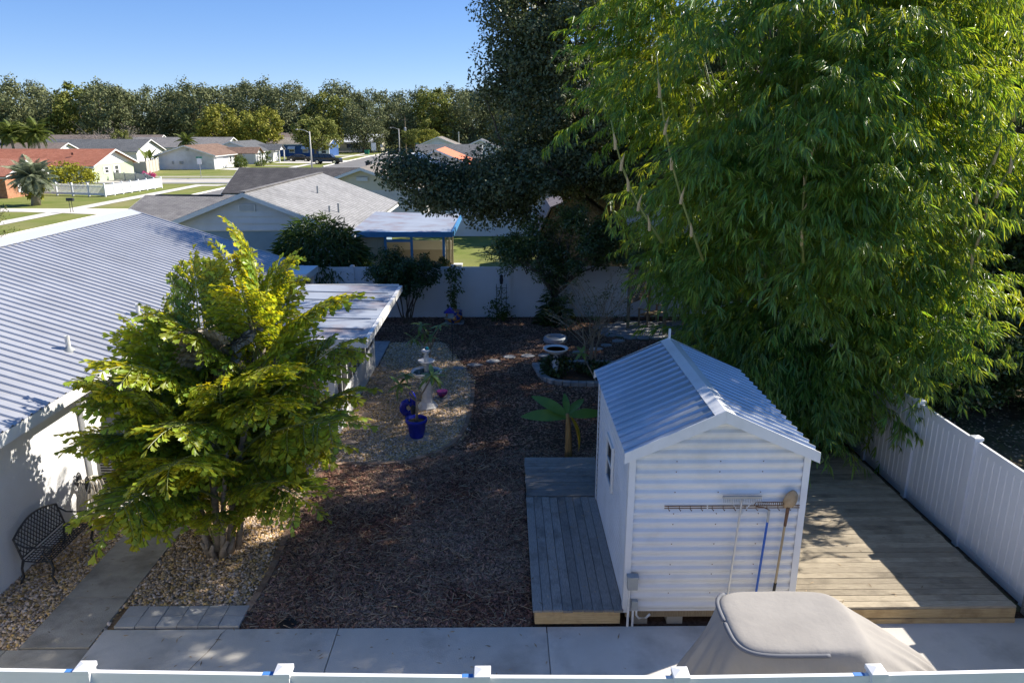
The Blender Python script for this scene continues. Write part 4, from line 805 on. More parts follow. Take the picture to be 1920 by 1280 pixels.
bh = gable_house('blue_house', 'royal blue house with white awnings behind the dark cars', -53, -41.5, 183, 194, 2.9, 4.3, 'x', T['royal'], T['shg_n3'], oh=.4)
B(-43.8, -41.3, 182.7, 183, 0, 2.8).build('front_wall', T['whitepaint'], bh); window(bh, 'S', 0, 0, 182.7, 0, -43.2, .7, 1.2, 1.4)
for x in (-50.8, -47.6):
    window(bh, 'S', 0, 0, 183, 0, x, 1.0, 1.3, 1.2); MB().slab([(x-.2, 182.9, 2.4), (x+1.5, 182.9, 2.4), (x+1.5, 182.1, 1.8), (x-.2, 182.1, 1.8)], .05).build('awning', T['whitepaint'], bh)
gable_house('far_house', 'pale bungalow with light roof behind the oak trunks', -48, -36, 226, 236, 2.6, 4.6, 'x', T['creamwall'], T['whitemetal'], wins=(('S', -46, .8, 2, 1.2, None), ('S', -41, .8, 2, 1.2, None)))
gable_house('brown_house', 'long house with dull brown roof behind the red roof', -105, -75.0, 128, 138, 2.4, 4.1, 'x', T['creamwall'], T['shg_brownx'], gablem=T['whitepaint'])
gable_house('brown_house', 'pale blue gabled cottage left of the queen palms', -98, -88, 112, 124, 2.3, 3.9, 'y', T['bluewall'], T['shg_n3'])
gable_house('dark_house', 'house with charcoal roof behind the banana clumps', -85, -66.5, 140, 151, 2.6, 4.5, 'x', T['whitepaint'], T['shg_darky'])
gable_house('dark_house', 'far brown roofed house under the tree line', -100, -76, 168, 178, 2.8, 5.0, 'x', T['whitepaint'], T['shg_brownx'])
gable_house('dark_house', 'white gabled far house between palms and bare tree', -122, -112, 165, 177, 2.8, 5.2, 'y', T['whitepaint'], T['shg_darky'])
gable_house('dark_house', 'grey roofed house just behind the stained white house', -80, -58, 160, 171, 2.8, 4.6, 'x', T['whitepaint'], T['shg_n2x'])
gable_house('tan_house', 'tan roofed house behind the golden street trees', -66, -54, 200, 211, 2.8, 5.2, 'x', T['creamwall'], T['shg_brownx'])
# beige fence and picket fence
def simple_fence(name, label, pts, h, mat, sp=2.4, z=.05):
    t = thing(name, label, 'fence', (pts[0][0], pts[0][1], 0))
    for (x0, y0), (x1, y1) in zip(pts, pts[1:]):
        L = math.hypot(x1-x0, y1-y0); n = max(1, round(L/sp)); a = math.atan2(y1-y0, x1-x0)
        pn = B(.05, L/n-.05, -.02, .02, z, h-.1).mesh('panel', mat); rl = B(0, L/n, -.03, .03, h-.12, h).mesh('rail', mat); po = B(-.07, .07, -.07, .07, 0, h+.1).mesh('post', mat)
        for i in range(n):
            p = (x0+(x1-x0)*i/n, y0+(y1-y0)*i/n, 0); put('panel', pn, t, p, (0, 0, a)); put('rail', rl, t, p, (0, 0, a)); put('post', po, t, p, (0, 0, a))
        put('post', po, t, (x1, y1, 0), (0, 0, a))
    return t
simple_fence('privacy_fence', 'beige vinyl fence stepping around the yard beside green house', [(-60, 118), (-56.8, 115), (-53.2, 114.5), (-55.6, 124), (-56.8, 126.5)], 1.85, T['beige'])
pf = thing('picket_fence', 'white picket fence wrapping the front corner of the green house', 'fence', (-40.3, 77.1, 0))
PF = [(-48.2, 79.6), (-40.3, 77.1), (-39.5, 88.2)]
pk = MB().ext([(-.04, -.012, .12), (.04, -.012, .12), (.04, -.012, 1.12), (0, -.012, 1.2), (-.04, -.012, 1.12)], (0, .024, 0)).mesh('picket', T['white']); pp = MB().box(-.07, .07, -.07, .07, 0, 1.25).add([(-.08, -.08, 1.25), (.08, -.08, 1.25), (.08, .08, 1.25), (-.08, .08, 1.25), (0, 0, 1.36)], [(0, 1, 4), (1, 2, 4), (2, 3, 4), (3, 0, 4)]).mesh('post', T['white'])
for (x0, y0), (x1, y1), sp, nb in ((PF[0], PF[1], .155, 4), (PF[1], PF[2], .085, 7)):
    L = math.hypot(x1-x0, y1-y0); a = math.atan2(y1-y0, x1-x0); n = int(L/sp)
    for i in range(n): put('picket', pk, pf, (x0+(x1-x0)*(i+.5)/n, y0+(y1-y0)*(i+.5)/n, 0), (0, 0, a))
    for i in range(nb+1): put('post', pp, pf, (x0+(x1-x0)*i/nb, y0+(y1-y0)*i/nb, 0), (0, 0, a))
    for z, h in ((.12, .22), (.95, .06)): put('rail', B(0, L, -.03, .03, z, z+h).mesh('rail', T['white']), pf, (x0, y0, 0), (0, 0, a))
simple_fence('low_fence', 'low dark picket fence behind the green house yard', [(-51.5, 101.5), (-46, 98.5), (-41, 90)], 1.0, T['galv'])
# ================================================================== STREET THINGS
def car(name, label, cat, mat, loc, rz, L, H, prof, glassz, wheel, wid):
    t = thing(name, label, cat, loc, rz=rz)
    body = MB(); n = len(prof); vs = []
    for s, ins in ((-1, 0), (1, 0)):
        for x, z in prof: vs.append((x, s*(wid/2-(max(0, z-glassz))*.28), z))
    body.add(vs, [tuple(range(n))[::-1], tuple(range(n, 2*n))]+[(i, (i+1) % n, n+(i+1) % n, n+i) for i in range(n)]); body.build('body', mat, t, bevel=.05, local=True)
    cab = [p for p in prof if p[1] > glassz-.02]; x0 = min(p[0] for p in cab); x1 = max(p[0] for p in cab); zt = max(p[1] for p in prof)
    for s in (-1, 1):
        tops = sorted([p for p in prof if p[1] > zt-.12]); xa, xb = tops[0][0], tops[-1][0]; nw = 2 if xb-xa < 2 else 3
        for k in range(nw):
            u0 = k/nw+.03; u1 = (k+1)/nw-.03; lo = x0+.2; hi = x1-.2
            f = lambda u, z: (lo+(hi-lo)*u) if z < glassz+.1 else (xa+.08+(xb-xa-.16)*u)
            zz = (glassz+.05, zt-.1); pts = [(f(u0, zz[0]), zz[0]), (f(u1, zz[0]), zz[0]), (f(u1, zz[1]), zz[1]), (f(u0, zz[1]), zz[1])]
            MB().ext([(x, s*(wid/2-(z-glassz)*.28+.012), z) for x, z in pts], (0, -s*.03, 0)).build('side_window', T['glass'], t, local=True)
        for x in (-L*.31, L*.31):
            w_ = MB().tube([(x, s*(wid/2-.18), wheel), (x, s*(wid/2+.02), wheel)], wheel, 18).build('wheel', T['tyre'], t, local=True); MB().tube([(x, s*(wid/2), wheel), (x, s*(wid/2+.03), wheel)], wheel*.62, 12).build('rim', T['chrome'], w_, local=True)
        B(L/2-.08, L/2+.01, s*(wid/2-.3)-.14, s*(wid/2-.3)+.14, glassz*.66, glassz*.8).build('headlight', T['chrome'], t, local=True); B(-L/2-.01, -L/2+.06, s*(wid/2-.25)-.12, s*(wid/2-.25)+.12, glassz*.7, glassz*.85).build('tail_light', T['redlens'], t, local=True)
    xs = sorted([p for p in prof if p[1] > zt-.12])[-1]; xg = sorted([p for p in prof if abs(p[1]-glassz) < .12], key=lambda p: p[0])
    fr = [p for p in xg if p[0] > xs[0]][0]
    MB().ext([(fr[0]-.03, -wid/2+.2, fr[1]+.06), (fr[0]-.03, wid/2-.2, fr[1]+.06), (xs[0]+.08, wid/2-.32, xs[1]-.06), (xs[0]+.08, -wid/2+.32, xs[1]-.06)], (.05, 0, .03)).build('windscreen', T['glass'], t, local=True)
    B(L/2-.03, L/2+.04, -wid/2+.05, wid/2-.05, wheel*.7, wheel*1.3).build('front_bumper', T['black'], t, local=True); B(-L/2-.04, -L/2+.03, -wid/2+.05, wid/2-.05, wheel*.7, wheel*1.3).build('rear_bumper', T['black'], t, local=True)
car('sedan', 'black sedan parked on the driveway beside the dark SUV', 'car', T['carblack'], (-41.6, 157.2, 0), R(-5), 4.9, 1.45, [(-2.45, .3), (2.45, .3), (2.45, .68), (2.3, .8), (1.15, .93), (.35, 1.38), (-.9, 1.42), (-1.75, 1.02), (-2.4, .95), (-2.45, .7)], .95, .34, 1.8)
car('suv', 'dark navy SUV parked nearest the road', 'car', T['carblue'], (-33.6, 146.5, 0), R(-6), 5.4, 1.95, [(-2.7, .45), (2.7, .45), (2.7, .95), (2.55, 1.12), (1.35, 1.22), (.7, 1.85), (-2.4, 1.9), (-2.62, 1.2), (-2.7, .9)], 1.2, .42, 1.95)
def lamp(name, label, x, y, h, arm):
    t = thing(name, label, 'street lamp', (x, y, 0)); MB().tube([(x, y, 0), (x, y, h)], [.14, .09], 10).build('pole', T['conc_far'], t, smooth=True)
    MB().tube([(x, y, h-.25), (x+arm*.4, y, h+.15), (x+arm*.8, y, h+.3), (x+arm, y, h+.3)], .045, 8).build('arm', T['galv'], t, smooth=True); MB().lathe([(.06, 0), (.2, .04), (.22, .1), (.1, .17)], 12, (x+arm*1.12, y, h+.22)).build('lamp_head', T['galv'], t, smooth=True)
lamp('street_lamp', 'concrete street lamp with curved arm beside the near road', -30.6, 122.5, 6.1, -1.75)
lamp('street_lamp', 'farther street lamp beside the utility pole', -27.0, 200, 6.3, -1.9)
t = thing('utility_pole', 'wooden utility pole carrying a grey transformer', 'utility pole', (-26.6, 210, 0)); MB().tube([(-26.6, 210, 0), (-26.6, 210, 9.2)], [.17, .11], 10).build('pole', T['timberold'], t)
MB().lathe([(.3, 0), (.34, .1), (.34, .9), (.3, 1.0), (.1, 1.1)], 14, (-26.6, 209.6, 5.6)).build('transformer', T['galv'], t); B(-27.5, -25.7, 209.95, 210.05, 8.5, 8.62).build('crossarm', T['timberold'], t)
t = thing('utility_pole', 'plain slim pole in front of the trees near the large oak', 'utility pole', (-11.6, 200, 0)); MB().tube([(-11.6, 200, 0), (-11.6, 200, 5.6)], [.14, .1], 8).build('pole', T['conc_far'], t); B(-11.9, -11.3, 199.9, 200.1, 5.2, 5.3).build('crossarm', T['galv'], t)
wr = thing('power_line', 'thin power line strung between the far poles', 'cable', (-26.6, 210, 8)); MB().tube([(-26.6+15*k/10, 210-k, 7.0-.4*math.sin(math.pi*k/10)-.18*k) for k in range(11)], .025, 5).build('wire', T['black'], wr)
t = thing('stop_sign', 'red octagonal stop sign with green street blades on top', 'sign', (-20.2, 180, 0)); MB().tube([(-20.2, 180, 0), (-20.2, 180, 3.2)], .05, 8).build('post', T['galv'], t)
oc = [(-20.2+.47*math.cos(R(22.5+45*k)), 179.93, 2.45+.47*math.sin(R(22.5+45*k))) for k in range(8)]; oi_ = [(-20.2+.42*math.cos(R(22.5+45*k)), 179.91, 2.45+.42*math.sin(R(22.5+45*k))) for k in range(8)]
MB().ext(oc, (0, .02, 0)).build('border', T['whitepaint'], t); MB().ext(oi_, (0, .018, 0)).build('face', T['stopred'], t); B(-20.65, -19.75, 179.97, 180.03, 2.98, 3.18).build('street_blade', T['signgreen'], t)
def text(s, size, loc, mat, parent, rot=(R(90), 0, 0)):
    cu = bpy.data.curves.new('lettering', 'FONT'); cu.body = s; cu.size = size; cu.align_x = 'CENTER'; cu.align_y = 'CENTER'; cu.extrude = .003
    o = bpy.data.objects.new('tmp', cu); col.objects.link(o); dg = bpy.context.evaluated_depsgraph_get(); me = bpy.data.meshes.new_from_object(o.evaluated_get(dg)); bpy.data.objects.remove(o); me.materials.clear(); me.materials.append(mat)
    return put('lettering', me, parent, loc, rot)
text('STOP', .33, (-20.2, 179.9, 2.45), T['whitepaint'], t)
t = thing('street_sign', 'green street name sign on a thin post at the corner', 'sign', (-41, 99.4, 0)); MB().tube([(-41.0, 103.8, 0), (-41.0, 103.8, 2.9)], .04, 8).build('post', T['galv'], t); B(-41.4, -40.6, 103.74, 103.8, 2.75, 2.95).build('street_blade', T['signgreen'], t); MB().ext([(-41.3, 103.72, 1.95), (-40.7, 103.72, 1.95), (-40.7, 103.72, 2.7), (-41.0, 103.72, 2.78), (-41.3, 103.72, 2.7)], (0, .02, 0)).build('sign_plate', T['whitepaint'], t)
t = thing('road_sign', 'white rectangular sign on posts by the far lawn', 'sign', (-33, 196, 0)); B(-33.6, -32.4, 195.95, 196, 1.0, 2.9).build('sign_plate', T['whitepaint'], t); MB().tube([(-33, 196.03, 0), (-33, 196.03, 2.9)], .05, 6).build('post', T['galv'], t)
t = thing('road_sign', 'small square sign plate right of the white rectangular sign', 'sign', (-31, 196.5, 0)); B(-31.4, -30.7, 196.45, 196.5, 1.8, 2.5).build('sign_plate', T['galv'], t); MB().tube([(-31.05, 196.53, 0), (-31.05, 196.53, 2.5)], .05, 6).build('post', T['galv'], t)
t = thing('mailbox', 'black mailbox on two thin legs beside the road', 'mailbox', (-35.6, 62.6, 0))
MB().ext([(-35.9, 62.4, .95), (-35.9, 62.65, .95), (-35.9, 62.65, 1.12), (-35.9, 62.6, 1.19), (-35.9, 62.45, 1.19), (-35.9, 62.4, 1.12)], (.55, 0, 0)).build('box', T['blackmetal'], t)
for x in (-35.72, -35.52): MB().tube([(x, 62.52, 0), (x-.02, 62.52, .95)], .022, 6).build('leg', T['blackmetal'], t)
tag(MB().box(-42.2, -42.05, 61.5, 61.65, 0, .9).box(-42.22, -42.03, 61.48, 61.67, .9, .98).build('white_post', T['whitepaint']), 'short white post behind the bare shrub at left', 'post')
t = thing('refuse_bin', 'dark green bin standing under the far oak', 'bin', (-35.5, 200, 0)); MB().ext([(-36, 199.6, 0), (-35, 199.6, 0), (-34.9, 199.6, 1.1), (-36.1, 199.6, 1.1)], (0, .9, 0)).build('body', T['signgreen'], t); B(-36.15, -34.85, 199.5, 200.6, 1.1, 1.2).build('lid', T['black'], t)
# ================================================================== PLANTS IN THE YARD
A3 = lambda v: np.array(v, dtype=float)
def foliage(name, VF, mat, parent, kind=None):
    V, F = VF; off = np.array(W[parent]); o = put(name, npmesh(name, V-off, F, mat), parent, (0, 0, 0), local=True)
    if kind: o['kind'] = kind
    return o
def joinvf(lst):
    Vs = []; Fs = []; o = 0
    for V, F in lst: Vs.append(V); Fs.append(F+o); o += len(V)
    return np.concatenate(Vs), np.concatenate(Fs)
# ---- fishtail palm
def fishtail_frond(g, L, droop, twist=0):
    """frond along +x in local space; returns leaflet quads and a stem MB"""
    ts = np.linspace(0, 1, 14); pts = np.stack([L*ts*(1-.12*ts*ts), 0*ts, L*(.22*ts-droop*ts**2.2)], 1)
    Vs = []; Ts = []; st = MB(); st.tube([tuple(p) for p in pts[::2]]+[tuple(pts[-1])], list(np.linspace(.022, .006, 8)), 5)
    shape = A3([(0, 0), (.5, .17), (.86, .47), (.8, .2), (1.02, .12), (.86, -.05), (1.0, -.3), (.72, -.36), (.45, -.15)])
    def leaflet(p, d, n, l):
        d = d/np.linalg.norm(d); s = np.cross(n, d); s /= np.linalg.norm(s); n2 = np.cross(d, s)
        o = len(Vs)*9; Vs.append(np.array([p+d*a*l+s*b*l*.85+n2*(abs(b)*.25-.12*a*a)*l for a, b in shape]))
        for k in range(1, 8): Ts.append((o, o+k, o+k+1))
    npin = 14
    for i in range(npin):
        t = .24+.74*i/(npin-1); j = t*13; i0 = int(min(12, j)); p = pts[i0]+(pts[i0+1]-pts[i0])*(j-i0); d = pts[i0+1]-pts[i0]; d = d/np.linalg.norm(d)
        pl = L*(.34-.2*abs(t-.45)**1.2)*g.uniform(.85, 1.1)
        for s in (-1, 1):
            if i == npin-1 and s == 1: ang = .15
            else: ang = g.uniform(.85, 1.15)
            pd = d*math.cos(ang)+A3((0, s, 0))*math.sin(ang)+A3((0, 0, g.uniform(-.1, .18))); pd /= np.linalg.norm(pd)
            q = [p+pd*pl*u+A3((0, 0, -.28*pl*u*u)) for u in np.linspace(0, 1, 6)]; st.tube([tuple(x) for x in q[::2]]+[tuple(q[-1])], [.006, .005, .004, .003], 4)
            nl = max(4, int(pl/.056))
            for k in range(nl):
                u = .12+.88*k/(nl-1); m = min(4, int(u*5)); c = q[m]+(q[m+1]-q[m])*(u*5-m); dd = q[m+1]-q[m]; dd = dd/np.linalg.norm(dd)
                for s2 in ((-1, 1) if k < nl-1 else (0,)):
                    side = np.cross(A3((0, 0, 1)), dd); side /= max(1e-6, np.linalg.norm(side))
                    ld = dd*.75+side*s2*.8+A3((0, 0, g.uniform(-.45, -.02)))+A3((g.uniform(-.2, .2), g.uniform(-.2, .2), 0))
                    leaflet(c, ld, A3((g.uniform(-.4, .4), g.uniform(-.4, .4), 1)), g.uniform(.09, .145))
    return np.concatenate(Vs), np.array(Ts), st
fp = thing('fishtail_palm', 'large bright green fishtail palm clump beside the garden path', 'palm', (-4.72, 10.95, 0))
gp_ = random.Random(11); protos = []
for k in range(8):
    V, F, st = fishtail_frond(gp_, 1.7, gp_.uniform(.1, .3)); protos.append((npmesh('frond', V, F, T['fishtail']), st.mesh('rachis', T['culm'])))
Vd, Fd, std = fishtail_frond(gp_, 1.5, .3); dead = (npmesh('frond', Vd, Fd, T['fishdead']), std.mesh('rachis', T['barkpale']))
stems = [((0, 0), (.1, .1), 3.1, .085), ((.16, .05), (.95, .35), 3.5, .08), ((-.2, .1), (-.7, .3), 2.5, .07), ((.1, -.1), (.45, -.15), 2.3, .06), ((-.12, -.1), (-.55, -.1), 2.1, .06), ((.25, .15), (.9, .75), 2.4, .06), ((-.05, .2), (-.3, .8), 2.2, .06)]
cr = lambda a, b, t: a+(b-a)*t
for si, ((bx, by), (tx, ty), h, r) in enumerate(stems):
    P_ = [(-4.72+cr(bx, tx, t**1.4), 10.95+cr(by, ty, t**1.4), h*t) for t in (0, .25, .5, .75, 1)]
    MB().tube(P_, [r*.9, r*.7, r*.65, r*.6, r*.45], 9).build('stem', T['palmtrunk'], fp, smooth=True)
    nf = (12, 15, 11, 10, 10, 9, 9)[si]
    for i in range(nf):
        t = .46+.54*i/(nf-1); az = i*2.4+si*1.1; el = R(16+60*(i/(nf-1))**1.4)+gp_.uniform(-.15, .15); sc_ = gp_.uniform(.95, 1.22)*(1.0 if i < nf-3 else .85)*(1.05 if h > 2.3 else .85)
        me, sm = protos[gp_.randrange(8)]
        if si == 0 and i in (6, 8, 10): me, sm = dead; el = R(65)
        base = (-4.72+cr(bx, tx, t**1.4), 10.95+cr(by, ty, t**1.4), h*t)
        f = put('frond', me, fp, base, (gp_.uniform(-.25, .25), -el, az), sc_); c = bpy.data.objects.new('rachis', sm); col.objects.link(c); c.parent = f
for i in range(18):  # low suckers
    az = i*2.4; me, sm = protos[i % 8]; f = put('frond', me, fp, (-4.72+.2*math.cos(az), 10.95+.2*math.sin(az), .25+.05*i), (0, -R(gp_.uniform(30, 65)), az), gp_.uniform(.42, .66)); c = bpy.data.objects.new('rachis', sm); col.objects.link(c); c.parent = f
for i in range(7):
    a = i*.9; MB().tube([(-4.72+.12*math.cos(a), 10.95+.12*math.sin(a), .0), (-4.72+.2*math.cos(a), 10.95+.2*math.sin(a), .18), (-4.72+.27*math.cos(a+.3), 10.95+.27*math.sin(a+.3), .34)], [.06, .045, .025], 7).build('leaf_base', T['palmtrunk'], fp, smooth=True)

# ---- bamboo
bb = thing('bamboo_clump', 'tall clumping bamboo with drooping leaves behind the white shed', 'bamboo', (6.0, 15.8, 0))
gb = np.random.default_rng(21)
def spray(g, nl=66):
    """a leafy twig along +x, leaves fanning and drooping"""
    C = []; D = []; Nn = []; L = []
    tw = MB()
    for b in range(6):
        t = .1+.16*b; az = (1 if b % 2 else -1)*g.uniform(.3, .9); p0 = A3((t*.8, 0, .1*t-.25*t*t)); d0 = A3((math.cos(az), math.sin(az), -.15)); ln = g.uniform(.12, .3)
        p1 = p0+d0*ln; tw.tube([tuple(p0), tuple(p1)], .0025, 3)
        for k in range(nl//6):
            u = g.random(); fan = g.normal(0, .5); a2 = az+fan; dr = g.uniform(-1.5, -.2)
            C.append(p0+d0*ln*u); D.append((math.cos(a2), math.sin(a2), dr)); Nn.append((g.normal(0, .35), g.normal(0, .35), 1)); L.append(g.uniform(.1, .215))
    tw.tube([(0, 0, 0), (.4, 0, .01), (.85, 0, -.1)], .004, 3)
    C = A3(C); D = A3(D); Nn = A3(Nn); L = A3(L); V, F = leaves(C, D, Nn, L, L*.145, lance=True, fold=.1, droop=.25)
    return V, F, tw
sp = [spray(gb) for _ in range(10)]; spm = []
for V, F, tw in sp: spm.append(npmesh('leaf_spray', V, F, T['bamboo']))
BY = 15.8
zs = A3([0.2, .9, 1.6, 2.6, 3.7, 4.7, 5.9, 7.3, 8.5, 9.4, 10.1, 10.9]); xl = A3([.6, .8, 1.2, 1.6, 2.0, 2.5, 3.1, 3.6, 3.9, 3.7, 2.7, 1.0]); xr = A3([.7, 1.0, 1.7, 2.8, 3.3, 2.9, 3.1, 3.2, 2.9, 2.6, 1.9, .8]); yf = A3([.7, 1.1, 2.0, 2.7, 3.2, 3.7, 4.2, 4.4, 4.3, 3.8, 2.6, 1.0])
cand = []
def env(z, az, k):
    ca, sa = math.cos(az), math.sin(az); return 6.0+np.interp(z, zs, xr if ca > 0 else xl)*ca*k, BY+np.interp(z, zs, yf)*sa*k*.95
zperm = gb.permutation(170)
for bi in range(170):   # leafy boughs with gaps between them
    z = .9+9.5*(zperm[bi]+gb.random())/170; az = bi*2.39996+gb.normal(0, .25); k = gb.uniform(.72, .98) if bi % 5 else gb.uniform(.25, .6)
    if math.sin(az) > .15 and bi % 5 < 3: az = -az
    if z < 4.2 and math.cos(az) < -.2: k *= .62
    cx, cy = env(z, az, k)
    for q in range(23):
        t = gb.random(); x = cx+math.cos(az)*(t-.6)*1.1+gb.normal(0, .36); y = cy+math.sin(az)*(t-.6)*1.1+gb.normal(0, .36); zz = z-.55*(t-.4)**2-.25*t+gb.normal(0, .22)
        if zz < .5 or (y < 13.0 and zz < 3.5 and x < 4.6): continue
        cand.append((x, y, zz, az+gb.normal(0, .45), .5+.5*t))
cand.sort(key=lambda c: c[1]-.25*c[4]*3)
rest = []
for i, (x, y, z, az, rr) in enumerate(cand):
    k = gb.integers(10); a = az+gb.normal(0, .5); tilt = gb.uniform(-.35, .6)*(.4+.6*rr); s = gb.uniform(.85, 1.25)
    if i < 300: put('leaf_spray', spm[k], bb, (x, y, z), (gb.normal(0, .2), tilt, a), s)
    else:
        mt = Matrix.Rotation(a, 3, 'Z') @ Matrix.Rotation(tilt, 3, 'Y') @ Matrix.Rotation(gb.normal(0, .2), 3, 'X'); mt = np.array(mt)*s
        V, F, _ = sp[k]; rest.append((V@mt.T+A3((x, y, z)), F))
foliage('leaves', joinvf(rest), T['bamboo'], bb, kind='stuff')
for i in range(34):
    az = i*2.39996; r0 = .25+.65*math.sqrt(i/34); ca, sa = math.cos(az), math.sin(az); h = gb.uniform(8, 10.3); out = gb.uniform(.6, 3.0)
    pts = [(6.0+ca*(r0+out*t**2.2), 15.9+sa*(r0+out*t**2.2)*.9, h*t) for t in np.linspace(0, 1, 12)]
    c = MB().tube(pts, [.045*(1-.75*t) for t in np.linspace(0, 1, 12)], 7).build('culm', T['culm'], bb, smooth=True)
for (x0, y0, z0), (x1, y1, z1) in (((3.4, 12.6, 4.6), (2.3, 12.0, 7.9)), ((2.7, 12.7, 4.9), (1.7, 12.3, 6.9)), ((7.7, 12.5, 5.0), (8.7, 11.9, 9.0)), ((8.0, 12.6, 4.2), (8.3, 12.2, 6.6)), ((8.9, 12.6, 6.0), (9.4, 12.2, 8.9)), ((5.0, 12.3, 4.6), (4.95, 12.0, 7.2))):
    pts = [(x0+(x1-x0)*t-.15*math.sin(3.14*t), y0+(y1-y0)*t, z0+(z1-z0)*t) for t in np.linspace(0, 1, 7)]
    c = MB().tube(pts, list(np.linspace(.026, .01, 7)), 7).build('culm', T['culm'], bb, smooth=True); m = MB()
    for k in range(1, 6): p = Vector(pts[k]); MB().tube([p-Vector((0, 0, .12)), p+Vector((.01*(-1)**k, -.02, .02)), p+Vector((.05*(-1)**k, -.03, .16))], [.026, .026, .003], 6).build('sheath', T['sheath'], c)
# ---- trees
def leafy_tree(name, label, base, clumps, rad, per, ll, lw, mat, trunkr, cat='tree', barkm=None, limbs=10, trunktop=None, up=.4, group=None, flat=.8):
    t = thing(name, label, cat, base, group); b = Vector(base); tt = Vector(trunktop) if trunktop else b+Vector((0, 0, (clumps[:, 2].mean()-b.z)*.55)); m = MB()
    m.tube([b+Vector((0, 0, -.1)), b.lerp(tt, .3)+Vector((.05, .03, 0)), b.lerp(tt, .65), tt], [trunkr*1.4, trunkr, trunkr*.9, trunkr*.75], 10)
    for i in range(limbs):
        q = Vector(clumps[(i*len(clumps))//limbs]); s = b.lerp(tt, random.uniform(.6, 1)); limb(m, s, q, trunkr*.5, trunkr*.08); 
        for k in range(2): limb(m, s.lerp(q, .55), Vector(clumps[random.randrange(len(clumps))]).lerp(q, .6), trunkr*.2, trunkr*.04, n=5)
    m.build('trunk', barkm or T['bark'], t, smooth=True); foliage('crown', cloud(clumps, rad, per, ll, lw, up=up, flat=flat), mat, t); return t
g = np.random.default_rng(5)
cl = np.concatenate([blob(170, (4.6, 30, 8.6), (5.6, 5.5, 5.2), g, .45), blob(46, (1.2, 27.3, 7.4), (1.9, 2.4, 2.9), g, .3), blob(52, (-1.1, 27.0, 4.7), (2.4, 1.6, 1.1), g, .2), blob(26, (1.2, 27, 5.2), (2.6, 2.2, 1.5), g, .2), blob(30, (1.2, 28.4, 11.2), (2.6, 2.6, 2.2), g, .3), blob(8, (-3.2, 26.0, 5.3), (.7, .7, .5), g, .2), blob(40, (4.5, 26.8, 6.0), (2.5, 2, 2), g, .3), blob(22, (.7, 28.5, 9.8), (1.5, 1.6, 2.0), g, .2)])
leafy_tree('live_oak', 'huge dark live oak spreading over the back fence', (4.4, 29.6, 0), cl, g.uniform(.55, 1.05, len(cl)), 430, .14, .075, T['oakleaf'], .38, limbs=26, trunktop=(4.2, 29.4, 4.5), flat=.7)
# woodland right of the fence
for i, (x, y, h, r, lab) in enumerate(((13.6, 20.5, 14.5, 4.3, 'dark glossy tree rising at the right edge behind the fence'), (11.6, 26.5, 15.5, 4.4, 'dark tree behind the bamboo, left of the right edge tree'), (17.5, 25.5, 14, 5, 'tall dark tree deep in the right woodland'), (8.8, 22.4, 14.8, 4.5, 'dark tree just behind the bamboo crown'), (15.2, 17.2, 8.5, 2.9, 'lower leafy tree nearest the right edge of the picture'))):
    cl = blob(110 if x == 8.8 else 230 if r > 3.4 else 120, (x, y, h*.53), (r, r, h*.49), g, .5)
    leafy_tree('woodland_tree', lab, (x, y, 0), cl, g.uniform(.5, .95, len(cl)), 260, .15, .075, T['darkleaf'], .22, limbs=16, group='trees right of the fence')
sh_lab = ['low glossy shrub just behind the right fence under the bamboo', 'dark shrub behind the second fence post', 'rounded shrub at the right edge beyond the fence', 'dense shrub filling the gap below the woodland trees', 'shrub deep behind the right fence']
for (x, y, h, r), lab in zip(((9.6, 17.6, 2.6, 1.6), (11.3, 17.2, 2.9, 1.7), (13.4, 17.0, 2.6, 1.7), (11.0, 20.6, 3.6, 2.2), (9.3, 21, 3.2, 1.5)), sh_lab):
    cl = blob(60, (x, y, h*.52), (r, r, h*.5), g, .4); leafy_tree('shrub', lab, (x, y, 0), cl, g.uniform(.3, .5, len(cl)), 170, .11, .055, T['darkleaf'], .06, 'shrub', limbs=12, group='shrubs behind the right fence')
P_ = np.stack([g.uniform(8.2, 16, 1600), g.uniform(10, 18, 1600), np.full(1600, .01)], 1); d = unit(g.normal(size=(1600, 3))*A3((1, 1, .2))+A3((0, 0, 1.2))); V, F = leaves(P_, d, rdir(1600, g), g.uniform(.1, .28, 1600), .012); tag(put('weeds', npmesh('weeds', V, F, T['strapleaf'])), 'sparse weeds on the bare ground beyond the right fence', 'weeds', kind='stuff')
P_ = np.stack([g.uniform(8, 17, 5000), g.uniform(9, 20, 5000), np.full(5000, .02)], 1); V, F = leaves(P_, g.normal(size=(5000, 3))*A3((1, 1, .15)), np.tile(A3((0, 0, 1)), (5000, 1))+g.normal(0, .3, (5000, 3)), .09, .04); tag(put('leaf_litter', npmesh('leaf_litter', V, F, T['straw'])), 'dry leaf litter on the ground beyond the right fence', 'leaf litter', kind='stuff')
# dark shrub tree at back fence
cl = np.concatenate([blob(95, (2.1, 25.6, 3.1), (2.1, 1.0, 1.35), g, .3), blob(40, (4.0, 25.9, 2.9), (1.4, .7, .8), g, .3), blob(26, (.4, 25.6, 2.7), (1.0, .7, .65), g, .3), blob(14, (1.8, 25.7, 1.4), (.6, .5, .8), g, .2)])
leafy_tree('evergreen_shrub', 'big dark evergreen shrub in front of the back fence', (1.8, 26.0, 0), cl, g.uniform(.25, .45, len(cl)), 170, .1, .045, T['darkleaf'], .09, 'shrub', limbs=16, trunktop=(1.8, 25.9, 1.4))
n = 420; P_ = A3((1.75, 25.8, .1))+g.normal(size=(n, 3))*A3((.22, .18, .3)); P_[:, 2] = np.abs(P_[:, 2])+.05; d = unit(g.normal(size=(n, 3))*A3((1, 1, .4))+A3((0, 0, .5))); VF = leaves(P_, d, rdir(n, g), g.uniform(.3, .6, n), .05, lance=True, droop=.5)
